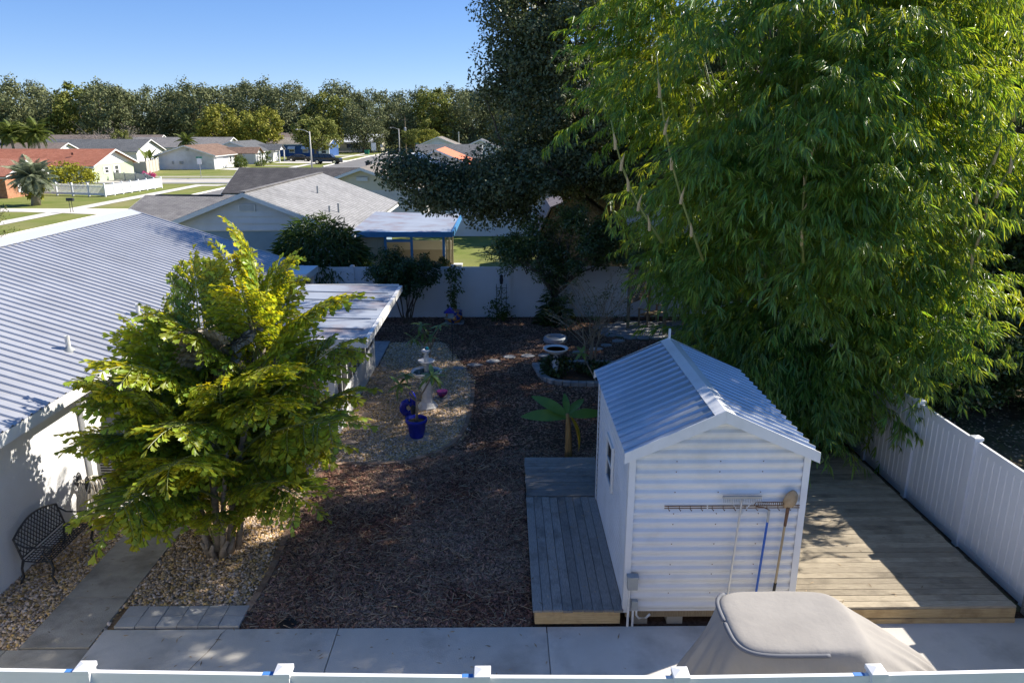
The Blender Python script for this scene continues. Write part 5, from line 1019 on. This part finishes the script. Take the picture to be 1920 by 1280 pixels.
fe = thing('fern_clump', 'drooping dark fern clump at the foot of evergreen shrub', 'fern', (1.75, 25.8, 0)); foliage('fronds', VF, T['darkleaf'], fe, kind='stuff')
# camellia
cl = blob(85, (-3.55, 25.75, 1.95), (1.35, .85, .8), g, .25); cm = leafy_tree('camellia', 'dark many stemmed shrub beside the sunroom roof', (-3.5, 26.0, 0), cl, g.uniform(.2, .34, len(cl)), 130, .1, .05, T['shrubleaf'], .035, 'shrub', limbs=4, trunktop=(-3.5, 25.95, .35))
for dx, dy in ((-.5, -.1), (-.25, -.2), (.1, -.2), (.35, -.1), (.55, .0), (-.1, .1)): m = MB(); limb(m, (-3.5+dx*.25, 26.0, 0), (-3.5+dx*1.3, 25.9+dy, 1.6), .028, .014); m.build('stem', T['bark'], cm)
# strap-leaved bush behind house
n = 5200; d0 = rdir(n, g); d0[:, 2] = np.abs(d0[:, 2])*.9-.15; rr = .55+.45*g.random(n)**.6; P_ = A3((-6.9, 27.9, 1.35))+unit(d0)*rr[:, None]*A3((1.85, 1.0, 2.35)); dd = unit(d0*.8+g.normal(size=(n, 3))*.45+A3((0, 0, -.35)))
bu = thing('strap_bush', 'rounded bush with long drooping leaves behind the metal roof', 'bush', (-6.9, 27.9, 0)); foliage('foliage', leaves(P_, dd, unit(d0+g.normal(size=(n, 3))*.3+A3((0, 0, .6))), g.uniform(.28, .5, n), .045, lance=True, droop=.35), T['strapleaf'], bu)
for i in range(14): m = MB(); a = i*.45; limb(m, (-6.9+.2*math.cos(a), 27.9+.2*math.sin(a), 0), (-6.9+1.2*math.cos(a), 27.9+.6*math.sin(a), 2.2+.6*math.sin(i)), .03, .012); m.build('stem', T['barkpale'], bu)
# crape myrtle: sparse young tree
ct = thing('young_tree', 'young sparse tree with thin upright stems near the stepping stones', 'tree', (2.5, 20.6, 0)); rt = random.Random(9); tips = []; m = MB()
for i in range(4):
    b = Vector((2.5+.08*(i-1.5), 20.6+.05*(i % 2), 0)); q = Vector((2.5+(-.25, -.05, .1, .3)[i], 20.6+rt.uniform(-.2, .2), 1.15+rt.uniform(0, .3))); limb(m, b, q, .035, .024, .04)
    for k in range(7):
        e = q+Vector((rt.uniform(-1.3, 1.3), rt.uniform(-.7, .7), rt.uniform(.3, 1.7))); s = b.lerp(q, rt.uniform(.55, 1)); limb(m, s, e, .012, .004, .1, n=5)
        for j in range(4): e2 = s.lerp(e, rt.uniform(.4, 1))+Vector((rt.uniform(-.5, .5), rt.uniform(-.4, .4), rt.uniform(0, .45))); limb(m, s.lerp(e, rt.uniform(.35, .9)), e2, .006, .002, .1, k=3, n=4); tips.append(e2)
m.build('trunk', T['barkpale'], ct); tp = A3([tuple(v) for v in tips]); foliage('crown', cloud(tp, np.full(len(tp), .14), 7, .07, .035, up=.3), T['shrubleaf'], ct)
# ---- plumeria: each leaf a piece
def leafpiece(L, Wd, mat, droop=.35, n=7, fold=.12, name='leaf'):
    m = MB(); vs = []
    for i in range(n):
        t = i/(n-1); w_ = Wd/2*math.sin(math.pi*min(1, t*.93+.05))**.8; z = -droop*L*t*t; vs += [(L*t, -w_, z+fold*w_), (L*t, 0, z), (L*t, w_, z+fold*w_)]
    return m.add(vs, [(3*i+k, 3*i+k+1, 3*i+k+4, 3*i+k+3) for i in range(n-1) for k in range(2)]).mesh(name, mat, True)
PL = [leafpiece(.3, .085, T['plum'], d_) for d_ in (.15, .4, .7)]
def rosette(t, c, n, s, rg, low=-.6):
    for i in range(n): put('leaf', PL[rg.randrange(3)], t, c, (rg.uniform(-.3, .3), -rg.uniform(low, .75), i*2.4+rg.uniform(-.3, .3)), s*rg.uniform(.8, 1.15))
rp = random.Random(4)
pot = thing('plant_pot', 'cobalt blue glazed pot holding the nearer plumeria', 'pot', (-1.99, 15.72, .05))
MB().lathe([(.15, .05), (.17, .1), (.225, .4), (.25, .42), (.25, .49), (.22, .49), (.2, .42)], 28, (-1.99, 15.72, 0)).build('bowl', T['cobalt'], pot, smooth=True); MB().lathe([(.2, .42), (.01, .43)], 20, (-1.99, 15.72, 0)).build('soil', T['soil'], pot)
tag(B(-2.24, -1.72, 15.5, 15.95, .0, .05).build('stone_slab', T['stonegrey'], bevel=.01), 'pale stone slab under the blue pot', 'slab')
pp_ = thing('plumeria', 'plumeria with three leaf heads growing in the blue pot', 'plant', (-1.99, 15.72, .43))
MB().tube([(-1.98, 15.72, .42), (-1.97, 15.72, .7), (-1.96, 15.72, .93)], [.032, .027, .025], 8).build('trunk', T['barkpale'], pp_, smooth=True)
for q in (((-2.15, 15.72, 1.05), (-2.32, 15.7, 1.3)), ((-2.1, 15.75, 1.12), (-2.2, 15.75, 1.5)), ((-1.8, 15.72, 1.15), (-1.6, 15.7, 1.5))): MB().tube([(-1.96, 15.72, .9), q[0], q[1]], [.022, .02, .018], 7).build('branch', T['barkpale'], pp_, smooth=True)
rosette(pp_, (-2.32, 15.7, 1.3), 11, 1.0, rp); rosette(pp_, (-2.2, 15.75, 1.5), 12, 1.0, rp, -.3); rosette(pp_, (-1.6, 15.7, 1.52), 15, 1.15, rp, -.7)
p2 = thing('plumeria', 'second plumeria rising behind the white fountain', 'plant', (-2.1, 20.3, 0)); MB().tube([(-2.1, 20.3, 0), (-2.12, 20.3, .5), (-2.1, 20.3, .75)], [.03, .026, .022], 8).build('trunk', T['barkpale'], p2)
for e in ((-2.55, 20.3, 1.05), (-2.3, 20.35, 1.2), (-2.08, 20.2, 1.1), (-1.8, 20.3, 1.45), (-2.35, 20.4, 1.42)): MB().tube([(-2.1, 20.3, .72), Vector((-2.1, 20.3, .75)).lerp(Vector(e), .5)+Vector((0, 0, .03)), e], [.02, .018, .016], 6).build('branch', T['barkpale'], p2); rosette(p2, e, 10, 1.0, rp, -.5)
p3 = thing('plumeria', 'leaning plumeria shoot in the grey edged bed', 'plant', (2.5, 19.6, 0)); MB().tube([(2.55, 19.45, 0), (2.4, 19.6, .3), (2.15, 19.9, .75)], [.022, .018, .015], 7).build('trunk', T['barkpale'], p3); rosette(p3, (2.15, 19.9, .75), 12, 1.0, rp, -.6)
# fountain
fo = thing('garden_fountain', 'white two tier fountain standing on the gravel', 'fountain', (-1.93, 17.6, 0))
MB().lathe([(.27, 0), (.27, .08), (.24, .1), (.2, .16), (.15, .2), (.13, .3), (.14, .5), (.17, .66), (.15, .72), (.16, .8)], 8, (-1.93, 17.6, 0)).build('pedestal', T['plaster'], fo)
MB().lathe([(.1, .76), (.2, .82), (.33, .9), (.38, .97), (.39, 1.0), (.36, 1.0), (.3, .93), (.1, .9)], 28, (-1.93, 17.6, 0), wob=.012).build('lower_bowl', T['plaster'], fo, smooth=True); MB().lathe([(.34, .965), (.02, .966)], 24, (-1.93, 17.6, 0)).build('water', T['water'], fo)
MB().lathe([(.06, .9), (.055, 1.1), (.09, 1.15), (.2, 1.24), (.215, 1.27), (.19, 1.27), (.06, 1.2)], 24, (-1.93, 17.6, 0), wob=.015).build('upper_bowl', T['plaster'], fo, smooth=True)
MB().lathe([(.05, 1.2), (.045, 1.32), (.07, 1.38), (.035, 1.42), (.1, 1.48), (.12, 1.52), (.08, 1.55), (.03, 1.5)], 20, (-1.93, 17.6, 0)).build('finial', T['plaster'], fo, smooth=True)
tag(MB().lathe([(.02, 0), (.05, .02), (.05, .06), (.02, .09)], 12, (-1.9, 17.58, 1.535)).build('glass_ball', M('turquoise_glass', (.02, .25, .4), (.05, .4, .25), 9, rough=.1), smooth=True), 'small turquoise ornament on top of the fountain', 'ornament')
bj = thing('blue_urn', 'cobalt blue ring shaped urn left of the fountain', 'urn', (-2.32, 17.0, 0))
MB().tube([(-2.33+.14*math.cos(k*.3142), 17.0, .25+.15*math.sin(k*.3142)) for k in range(20)], .085, 12, closed=True).build('body', T['cobalt'], bj, smooth=True); MB().tube([(-2.22, 17.0, .3), (-2.21, 17.0, .5), (-2.24, 17.0, .62), (-2.27, 17.0, .68)], [.09, .08, .07, .035], 12).build('neck', T['cobalt'], bj, smooth=True); MB().lathe([(.12, 0), (.1, .06), (.08, .1)], 16, (-2.32, 17, 0)).build('foot', T['cobalt'], bj, smooth=True)
pu = thing('glazed_dish', 'purple glazed dish on a stone right of the fountain', 'dish', (-1.62, 18.3, .04)); MB().lathe([(.06, .04), (.13, .12), (.15, .2), (.13, .2), (.05, .1)], 18, (-1.62, 18.3, .02)).build('bowl', T['purple'], pu, smooth=True); B(-1.85, -1.42, 18.12, 18.48, 0, .045).build('slab', T['stonegrey'], pu)
lt = thing('stake_light', 'small black stake lamp between blue pot and urn', 'lamp', (-2.1, 16.1, 0)); MB().tube([(-2.1, 16.1, 0), (-2.1, 16.1, .42)], .01, 6).build('stake', T['black'], lt); MB().lathe([(.03, .42), (.06, .48), (.06, .6), (.07, .61), (.02, .66)], 10, (-2.1, 16.1, 0)).build('lantern', T['blackmetal'], lt)
# stepping stones
ordn = ['nearest', 'second', 'third', 'fourth', 'fifth', 'sixth', 'seventh', 'eighth', 'ninth', 'tenth']
def stone(x, y, rx, ry, mat, label, grp, g):
    n = 7; pts = [(x+rx*math.cos(k*.8976)*g.uniform(.75, 1.15), y+ry*math.sin(k*.8976)*g.uniform(.75, 1.15), .012) for k in range(n)]
    tag(MB().ext(pts, (0, 0, .04)).build('stepping_stone', mat, bevel=.008), label, 'stepping stone', grp)
gs = random.Random(8)
for i, (x, y) in enumerate(((-3.46, 15.45), (-3.42, 16.23), (-3.4, 17.1), (-3.4, 17.94), (-3.4, 18.65), (-3.4, 19.46))): stone(x, y, .19, .15, T['stonetan'], 'brown stepping stone along the sunroom wall, %s from the front' % ordn[i], 'brown stones along the sunroom', gs)
for i, (x, y) in enumerate(((-1.34, 20.76), (-.88, 21.06), (-.35, 21.42), (.15, 21.85), (.73, 21.95), (1.22, 22.0), (2.33, 22.33), (2.9, 22.67), (3.3, 23.1), (3.75, 23.6))): stone(x, y, .22, .17, T['stonegrey'], 'grey stepping stone crossing the mulch, %s from the fountain' % ordn[i], 'grey stones crossing the mulch', gs)
# tyre-like ring planter, birdbath planter, feeder, painted pot, trellises
tag(MB().lathe([(.24, .02), (.36, 0), (.4, .06), (.39, .16), (.34, .2), (.3, .19), (.28, .1), (.02, .08)], 24, (1.68, 23.6, 0)).build('ring_planter', M('blue_grey_ring', (.22, .26, .3), (.3, .33, .36), 5)), 'grey ring shaped planter lying on the mulch', 'planter')
bp = thing('birdbath', 'white birdbath with scrollwork pedestal among green leaves', 'birdbath', (1.45, 20.1, 0))
MB().lathe([(.16, 0), (.13, .08), (.07, .2), (.11, .42), (.06, .6), (.1, .68)], 14, (1.45, 20.1, 0)).build('pedestal', T['talavera'] if False else M('painted_white', (.7, .7, .7), (.03, .05, .08), 9, 2, .5, lohi=(.55, .6)), bp, smooth=True)
MB().lathe([(.08, .66), (.22, .7), (.34, .8), (.36, .84), (.32, .84), (.2, .75), (.02, .73)], 26, (1.45, 20.1, 0)).build('bowl', T['whitepaint'], bp, smooth=True); MB().lathe([(.3, .8), (.02, .8)], 20, (1.45, 20.1, 0)).build('water', T['algae'], bp)
for lab, c, r, n in (('leafy ground plant around the white birdbath', (1.45, 20.05, .35), (.5, .4, .32), 26), ('low reddish green plants in the grey edged bed', (2.6, 20.3, .18), (.8, .5, .18), 22)):
    t = thing('leafy_plant', lab, 'plant', (c[0], c[1], 0)); foliage('foliage', cloud(blob(n, c, r, g, .3), np.full(n, .16), 30, .1, .07), T['shrubleaf'], t)
ff = thing('bird_feeder', 'blue roofed bird feeder on a thin black pole', 'bird feeder', (-1.55, 21.4, 0)); MB().tube([(-1.55, 21.4, 0), (-1.55, 21.4, 1.55)], .012, 6).build('pole', T['blackmetal'], ff)
B(-1.66, -1.5, 21.32, 21.48, 1.4, 1.56).build('house', T['bluewall'], ff); MB().ext([(-1.78, 21.28, 1.55), (-1.46, 21.28, 1.55), (-1.6, 21.28, 1.7)], (0, .24, 0)).build('roof', T['cobalt'], ff); B(-1.76, -1.46, 21.28, 21.52, 1.37, 1.4).build('tray', T['timberold'], ff)
tp_ = thing('painted_pot', 'orange and blue painted pot at the back fence', 'pot', (-1.8, 26.1, 0)); MB().lathe([(.2, .04), (.29, .2), (.3, .36), (.27, .42), (.3, .46), (.26, .46)], 22, (-1.8, 26.1, 0)).build('bowl', T['talavera'], tp_, smooth=True); B(-2.15, -1.45, 25.85, 26.35, 0, .05).build('slab', T['stonegrey'], tp_)
vn = thing('climbing_vine', 'tall narrow vine climbing from the painted pot', 'vine', (-1.8, 26.1, .44)); m = MB()
for k in range(4): m.tube([(-1.8+.1*math.cos(k*1.6), 26.1+.1*math.sin(k*1.6), .42), (-1.82+.12*math.cos(k*1.6+.6), 26.1+.08*math.sin(k*1.6), 1.2), (-1.8+.06*math.cos(k*1.6), 26.1, 2.0)], .008, 5)
m.build('stem', T['barkpale'], vn); c = np.stack([g.normal(-1.82, .12, 60), g.normal(26.05, .1, 60), g.uniform(.6, 2.15, 60)], 1); foliage('leaves', cloud(c, np.full(60, .13), 9, .11, .06), T['greenbush'], vn)
tl = thing('trellis', 'dark metal trellis with lantern top against back fence', 'trellis', (-.1, 26.5, 0))
for x in (-.28, -.1, .08): MB().tube([(x, 26.5, 0), (x, 26.5, 1.35)], .009, 5).build('upright', T['blackmetal'], tl)
for z in (.4, .8, 1.2): MB().tube([(-.3, 26.5, z), (.1, 26.5, z)], .008, 5).build('crossbar', T['blackmetal'], tl)
MB().lathe([(.05, 1.35), (.07, 1.5), (.05, 1.62), (.08, 1.63), (.02, 1.7)], 10, (-.1, 26.5, 0)).build('lantern', T['blackmetal'], tl)
v2 = thing('climbing_vine', 'yellow green vine covering the dark trellis', 'vine', (-.15, 26.4, 0)); c = np.stack([g.normal(-.18, .26, 70), g.normal(26.38, .1, 70), np.abs(g.normal(0, .5, 70))+.12], 1); c[:, 2] = np.minimum(c[:, 2], 1.25); foliage('leaves', cloud(c, np.full(70, .14), 10, .09, .05), T['greenbush'], v2); MB().tube([(-.15, 26.4, 0), (-.2, 26.4, .7), (-.05, 26.42, 1.2)], .01, 5).build('stem', T['barkpale'], v2)
# arbor
ar = thing('garden_arbor', 'wooden arbor with lattice side and metal roof by the bamboo', 'arbor', (5.3, 25.3, 0)); PA, PB, PC, PD = (4.3, 25.1), (5.25, 26.35), (6.35, 25.55), (5.4, 24.3)
for x, y in (PA, PB, PC, PD): B(x-.05, x+.05, y-.05, y+.05, 0, 2.15).build('post', T['timberold'], ar)
for a, b in ((PA, PB), (PD, PC), (PA, PD), (PB, PC)): MB().bar((a[0], a[1], 2.1), (b[0], b[1], 2.1), .05, .12).build('beam', T['timberold'], ar)
ea, eb_ = Vector((4.05, 24.85, 2.12)), Vector((5.2, 26.6, 2.12)); mid = Vector((.55, -.42, .42))
ribbed(ea, ea+mid, (eb_-ea), (eb_-ea).length, .15, .02, .025).build('roof', T['shedroof'], ar); f2 = Vector((2.2, -1.65, 0)); ribbed(ea+f2, ea+mid*1.0+Vector((.0, 0, 0)), (eb_-ea), (eb_-ea).length, .15, .02, .025).build('roof', T['shedroof'], ar)
d = Vector((PB[0]-PA[0], PB[1]-PA[1], 0)); Ld = d.length; dn = d.normalized()
def lp(u, z): return Vector((PA[0], PA[1], 0))+dn*u+Vector((0, 0, z))
sl_ = []
for k in range(-10, 14):
    for s in (1, -1):
        seg = [(u, .95+(u*s+k*.16)) if s > 0 else (u, .95+(-u+k*.16+.4)) for u in np.linspace(.08, Ld-.08, 30)]; seg = [q for q in seg if .95 <= q[1] <= 1.98]
        if len(seg) > 2: MB().bar(lp(*seg[0]), lp(*seg[-1]), .012, .035).build('lattice_slat', T['timberold'], ar)
for z in (.95, 1.99): MB().bar(lp(.05, z), lp(Ld-.05, z), .03, .06).build('lattice_rail', T['timberold'], ar)
ab = thing('wooden_bench', 'white painted seat with armrest under the arbor', 'bench', (5.4, 25.7, 0))
for i in range(4): MB().bar((4.75+i*.09, 25.55-i*.065, .42), (5.45+i*.09, 26.2-i*.065, .42), .075, .025).build('slat', T['timberold'], ab)
for q in ((4.75, 25.5), (5.0, 25.25), (5.5, 26.15), (5.75, 25.9)): B(q[0]-.03, q[0]+.03, q[1]-.03, q[1]+.03, 0, .65).build('leg', T['timberold'], ab)
MB().bar((4.72, 25.55, .66), (5.05, 25.2, .66), .06, .03).build('armrest', T['timberold'], ab); MB().bar((5.47, 26.2, .66), (5.78, 25.85, .66), .06, .03).build('armrest', T['timberold'], ab)
# banana
ba = thing('banana_plant', 'young banana plant with one yellow leaf behind the left deck', 'banana plant', (1.35, 14.45, 0))
MB().tube([(1.35, 14.45, 0), (1.34, 14.45, .4), (1.33, 14.45, .8), (1.3, 14.42, 1.1)], [.09, .075, .06, .035], 10).build('stem', T['bananast'], ba, smooth=True)
bl1 = leafpiece(1.0, .3, T['banana'], .25, 10, .2); bl2 = leafpiece(.75, .24, T['bananay'], .25, 9, .45, 'leaf')
for rot, s, c in (((-.7, -.12, R(176)), .95, (1.3, 14.42, 1.02)), ((-.6, -.55, R(160)), .85, (1.3, 14.42, 1.05)), ((.7, -.15, R(6)), .78, (1.32, 14.42, 1.05)), ((.3, -.5, R(48)), .6, (1.32, 14.44, 1.08)), ((0, -.9, R(95)), .5, (1.3, 14.44, 1.08))): put('leaf', bl1, ba, c, rot, s)
tag(put('leaf', bl2, ba, (1.36, 14.36, 1.05), (0, R(62), R(-12)), 1.0), 'yellow drooping leaf')
# ================================================================== FAR TREES
gt = np.random.default_rng(33)
def proto(kind, mat, n, size, clumps, flat):
    """unit-ish tree: height 1, crown radius about .45"""
    out = []
    for k in range(n):
        c = np.concatenate([blob(int(clumps*.7), (0, 0, .62), (.42, .42, .33), gt, .45), blob(int(clumps*.3), (gt.uniform(-.1, .1), gt.uniform(-.1, .1), .42), (.45, .45, .16), gt, .4)]+([blob(34, (0, 0, .2), (.42, .42, .17), gt, .3)] if kind == 'dark' else []))
        V, F = cloud(c, gt.uniform(.07, .12, len(c)), 62, size, size*.62, gt, flat=flat, up=.35); cm_ = npmesh('crown', V, F, mat); m = MB(); m.tube([(0, 0, -.01), (.005, 0, .15), (.0, .005, .32)], [.032, .024, .02], 8)
        for i in range(9): limb(m, (0, 0, gt.uniform(.15, .32)), tuple(c[i*7]*A3((.9, .9, .95))), .013, .003, n=5)
        out.append((cm_, m.mesh('trunk', T['bark'], True)))
    return out
PR = {'dark': proto('dark', T['fartree'], 5, .034, 110, .85), 'gold': proto('gold', T['fargold'], 3, .05, 80, .8), 'olive': proto('olive', T['olive'], 3, .045, 85, .8)}
def far_tree(kind, i, x, y, h, wscale, label, grp='trees of the far wood'):
    t = thing('oak_tree', label, 'tree', (x, y, 0), grp); t.rotation_euler = (0, 0, i*1.7); cm_, tm_ = PR[kind][i % len(PR[kind])]; t.scale = (h*wscale, h*wscale, h)
    put('trunk', tm_, t, (0, 0, 0), local=True); put('crown', cm_, t, (0, 0, 0), local=True); return t
# top line of the wood, as (x in the photo's left to right order, depth, height)
front = [(-142, 208, 21.5), (-128, 204, 22.5), (-115, 212, 21.5), (-103, 206, 20.5), (-92, 214, 20), (-81, 209, 20.5), (-70, 216, 21.5), (-59, 214, 20), (-48, 216, 18.5), (-38, 210, 16.5), (-30, 222, 17.5), (-20, 226, 19), (-10, 224, 19.5), (1, 226, 18.5), (12, 224, 20)]
posn = ['first', 'second', 'third', 'fourth', 'fifth', 'sixth', 'seventh', 'eighth', 'ninth', 'tenth', 'eleventh', 'twelfth', 'thirteenth', 'fourteenth', 'fifteenth', 'sixteenth', 'seventeenth', 'eighteenth']
for i, (x, y, h) in enumerate(front): far_tree('dark' if i not in (2, 8, 11) else 'olive', i, x, y, h*gt.uniform(.84, .98), 1.0, 'dark oak in the front row of far wood, %s from left' % posn[i])
for i in range(18): far_tree('dark', i+2, -178+i*12.5, 248+gt.uniform(-6, 6), 22*gt.uniform(.85, 1.06), .95, 'oak crown in the back row of far wood, %s from left' % posn[i])
for i, (x, y, h, ws, kd, lab) in enumerate(((-92, 118, 13.5, .95, 'olive', 'yellowish tree at the far left edge above the red roof'), (-84.5, 135, 8.5, .8, 'olive', 'small olive tree right of the queen palms'), (-74, 150, 6.5, .9, 'olive', 'low tree between queen palms and bare tree'),
      (-66.5, 186, 12.3, 1.15, 'gold', 'golden green street tree, left one of the pair'), (-57, 184, 11.5, 1.1, 'gold', 'golden green street tree, right one of the pair'), (-40.5, 166, 9.6, 1.2, 'olive', 'golden rounded tree in front of the blue house'),
      (-18, 186, 6.5, 1.1, 'gold', 'pale yellow green tree right of the stop sign'), (-24, 205, 7, 1.0, 'olive', 'small green tree behind the stop sign'))):
    far_tree(kd, i, x, y, h, ws, lab, 'street trees of the neighbourhood')
for i, (x, y, h) in enumerate(((9, 52, 13), (16, 47, 14), (24, 44, 15), (27, 36, 14), (24, 29, 13), (34, 30, 15), (33, 52, 16), (20, 62, 15))): far_tree('dark', i+1, x, y, h, 1.0, 'dark tree far behind the bamboo and right fence, %s of the group' % posn[i], 'trees far behind the bamboo')
n = 9000; P_ = np.stack([gt.uniform(-190, 40, n), gt.uniform(226, 236, n), np.abs(gt.normal(0, 2.6, n))], 1); P_ = P_[(P_[:, 0] < -52) | (P_[:, 0] > -34)]; n = len(P_); V, F = leaves(P_, rdir(n, gt), rdir(n, gt)*.6+A3((0, 0, .5)), .95, .6); tag(put('undergrowth', npmesh('undergrowth', V, F, T['fartree'])), 'dense dark undergrowth beneath the far wood', 'undergrowth', kind='stuff')
# bushes and palms in the distance
def bush(name, label, c, r, n, per, ll, mat, grp=None):
    t = thing(name, label, 'bush', (c[0], c[1], 0), grp); cl = blob(n, c, r, gt, .4); foliage('foliage', cloud(cl, np.full(n, max(r)*.28), per, ll, ll*.6, gt), mat, t); m = MB()
    for k in range(4): limb(m, (c[0], c[1], 0), tuple(cl[k]), .05, .02, n=5)
    m.build('stem', T['bark'], t)
bush('yellow_bush', 'yellow green bush behind the white picket fence', (-49.5, 88, 1.5), (2.6, 2, 1.35), 50, 40, .3, T['yellowbush'])
bush('round_hedge', 'clipped round hedge at the garage house driveway', (-45.6, 133.2, 1.0), (1.0, 1.9, .95), 40, 40, .22, T['greenbush'])
bush('porch_shrub', 'loose shrubs by the porch of garage house', (-43.8, 138.6, .6), (1.0, 1.6, .6), 20, 30, .2, T['greenbush'])
bush('porch_shrub', 'spiky green shrub in front of slate roofed house', (-45.5, 147.5, 1.2), (1.2, 1.6, 1.2), 20, 26, .3, T['greenbush'])
bush('pink_bush', 'pink flowering bush behind the picket fence', (-46.2, 99.5, .8), (1.1, .8, .55), 18, 40, .16, T['flower'])
bush('road_hedge', 'bright green hedge beside the road, left of dark roof', (-21.5, 66.5, 1.3), (1.6, 1.4, 1.0), 36, 40, .18, T['greenbush'])
def bare(name, label, base, h, r, n, leafm, mat):
    t = thing(name, label, 'tree', base); m = MB(); rb = random.Random(12); tips = []
    b = Vector(base)
    for i in range(n):
        e = b+Vector((rb.uniform(-r, r), rb.uniform(-r, r), h*rb.uniform(.55, 1))); s = b+Vector((0, 0, h*rb.uniform(.05, .25))); limb(m, s, e, h*.012, h*.002, .1, n=4)
        for k in range(5): e2 = s.lerp(e, rb.uniform(.5, 1))+Vector((rb.uniform(-.3, .3)*r, rb.uniform(-.3, .3)*r, rb.uniform(-.05, .2)*h)); limb(m, s.lerp(e, rb.uniform(.35, .8)), e2, h*.004, h*.001, .1, k=3, n=3); tips.append(tuple(e2))
    m.build('trunk', mat, t); tips = A3(tips); foliage('crown', cloud(tips, np.full(len(tips), r*.12), 6, h*.03, h*.018, gt), leafm, t)
bare('bare_tree', 'pale bare twiggy tree behind the red roof', (-77, 152, 0), 6.8, 5.2, 60, T['fishdead'], T['twig'])
bare('bare_shrub', 'bare twiggy shrub with few leaves at the left edge', (-24.8, 34.5, 0), 3.3, 2.0, 34, T['olive'], T['bark'])
def palm(name, label, base, h, tr, nf, L, mat, droop, wid, skirt=None, n=42):
    t = thing(name, label, 'palm', base); b = Vector(base); MB().tube([b, b+Vector((.05*h, 0, h*.5)), b+Vector((0, 0, h))], [tr*1.25, tr, tr*.8], 10).build('trunk', T['palmtrunk'], t, smooth=True)
    ts = np.linspace(0, 1, n); protos = []
    for dk in (0, .25, .5):
        p = np.stack([L*ts*(1-.2*dk*ts), 0*ts, L*(.3*ts-(droop+dk*.6)*ts**2)], 1); C = np.concatenate([p, p]); sd = np.concatenate([np.ones(n), -np.ones(n)]); D = np.stack([.6*np.ones(2*n), sd, -.35*np.ones(2*n)], 1)
        C = C+gt.normal(0, .01, C.shape); V, F = leaves(C, D, np.tile(A3((0, 0, 1)), (2*n, 1)), L*wid*np.sin(math.pi*np.clip(np.concatenate([ts, ts])*.9+.12, 0, 1))+.05, L*.026, lance=True, droop=.3); protos.append(npmesh('frond', V, F, mat))
    for i in range(nf):
        f = i/nf; put('frond', protos[gt.integers(3)], t, b+Vector((0, 0, h)), (0, -R(75)+R(115)*f, i*2.4), gt.uniform(.85, 1.1))
    if skirt: foliage('skirt', cloud(blob(40, (b.x, b.y, h*.58), (tr*2.2, tr*2.2, h*.33), gt, .4), np.full(40, .3), 40, .28, .16, gt), skirt, t)
palm('pindo_palm', 'grey green pindo palm with shaggy trunk on the corner lawn', (-42.2, 68.6, 0), 2.5, .33, 40, 2.3, T['pindo'], .45, .3, skirt=T['yellowbush'])
palm('queen_palm', 'queen palm left one of the pair above red roof', (-76, 120, 0), 5.8, .2, 26, 3.0, T['queen'], .6, .28)
palm('queen_palm', 'queen palm right one of the pair above red roof', (-72.6, 121, 0), 5.9, .2, 26, 3.0, T['queen'], .6, .28)
palm('fan_palm', 'small palm crown behind the brown roofed garage house', (-60.5, 148, 0), 4.2, .25, 24, 2.4, T['queen'], .6, .3)
palm('edge_palm', 'palm fronds hanging in at the far left edge', (-50.5, 70.8, 0), 3.6, .25, 24, 2.4, T['queen'], .6, .28)
bm1 = leafpiece(2.6, .6, T['queen'], .3, 8, .2)
for lab, (x, y), n in (('banana clump left of the beige fence', (-64, 126), 12), ('taller banana clump beside the white gable', (-60, 131), 14)):
    t = thing('banana_clump', lab, 'banana plant', (x, y, 0))
    for k in range(3): MB().tube([(x+k*.8-.8, y, 0), (x+k*.8-.8, y, 1.7)], [.16, .1], 8).build('stem', T['bananast'], t)
    for i in range(n): put('leaf', bm1, t, (x+(i % 3)*.8-.8, y, 1.6), (0, -R(random.uniform(15, 70)), i*2.4), random.uniform(.7, 1.05))

# fallen leaves on paving and decks
P_ = np.concatenate([np.stack([g.uniform(-5.6, 1.6, 130), g.uniform(7, 8.95, 130), np.full(130, .05)], 1), np.stack([g.uniform(4.1, 7.2, 90), g.uniform(9.1, 14.2, 90), np.full(90, .304)], 1), np.stack([g.uniform(-6.5, -5.65, 50), g.uniform(8.7, 13, 50), np.full(50, .051)], 1), np.stack([g.uniform(-3.7, 1.6, 260), g.uniform(9.1, 20, 260), np.full(260, .035)], 1), np.stack([g.uniform(.4, 1.6, 40), g.uniform(9, 14, 40), np.full(40, .305)], 1)])
n = len(P_); V, F = leaves(P_, g.normal(size=(n, 3))*A3((1, 1, .08)), np.tile(A3((0, 0, 1)), (n, 1))+g.normal(0, .2, (n, 3)), g.uniform(.04, .11, n), .022); tag(put('fallen_leaves', npmesh('fallen_leaves', V, F, T['straw'])), 'dry fallen leaves scattered on paving, decks and mulch', 'fallen leaves', kind='stuff')
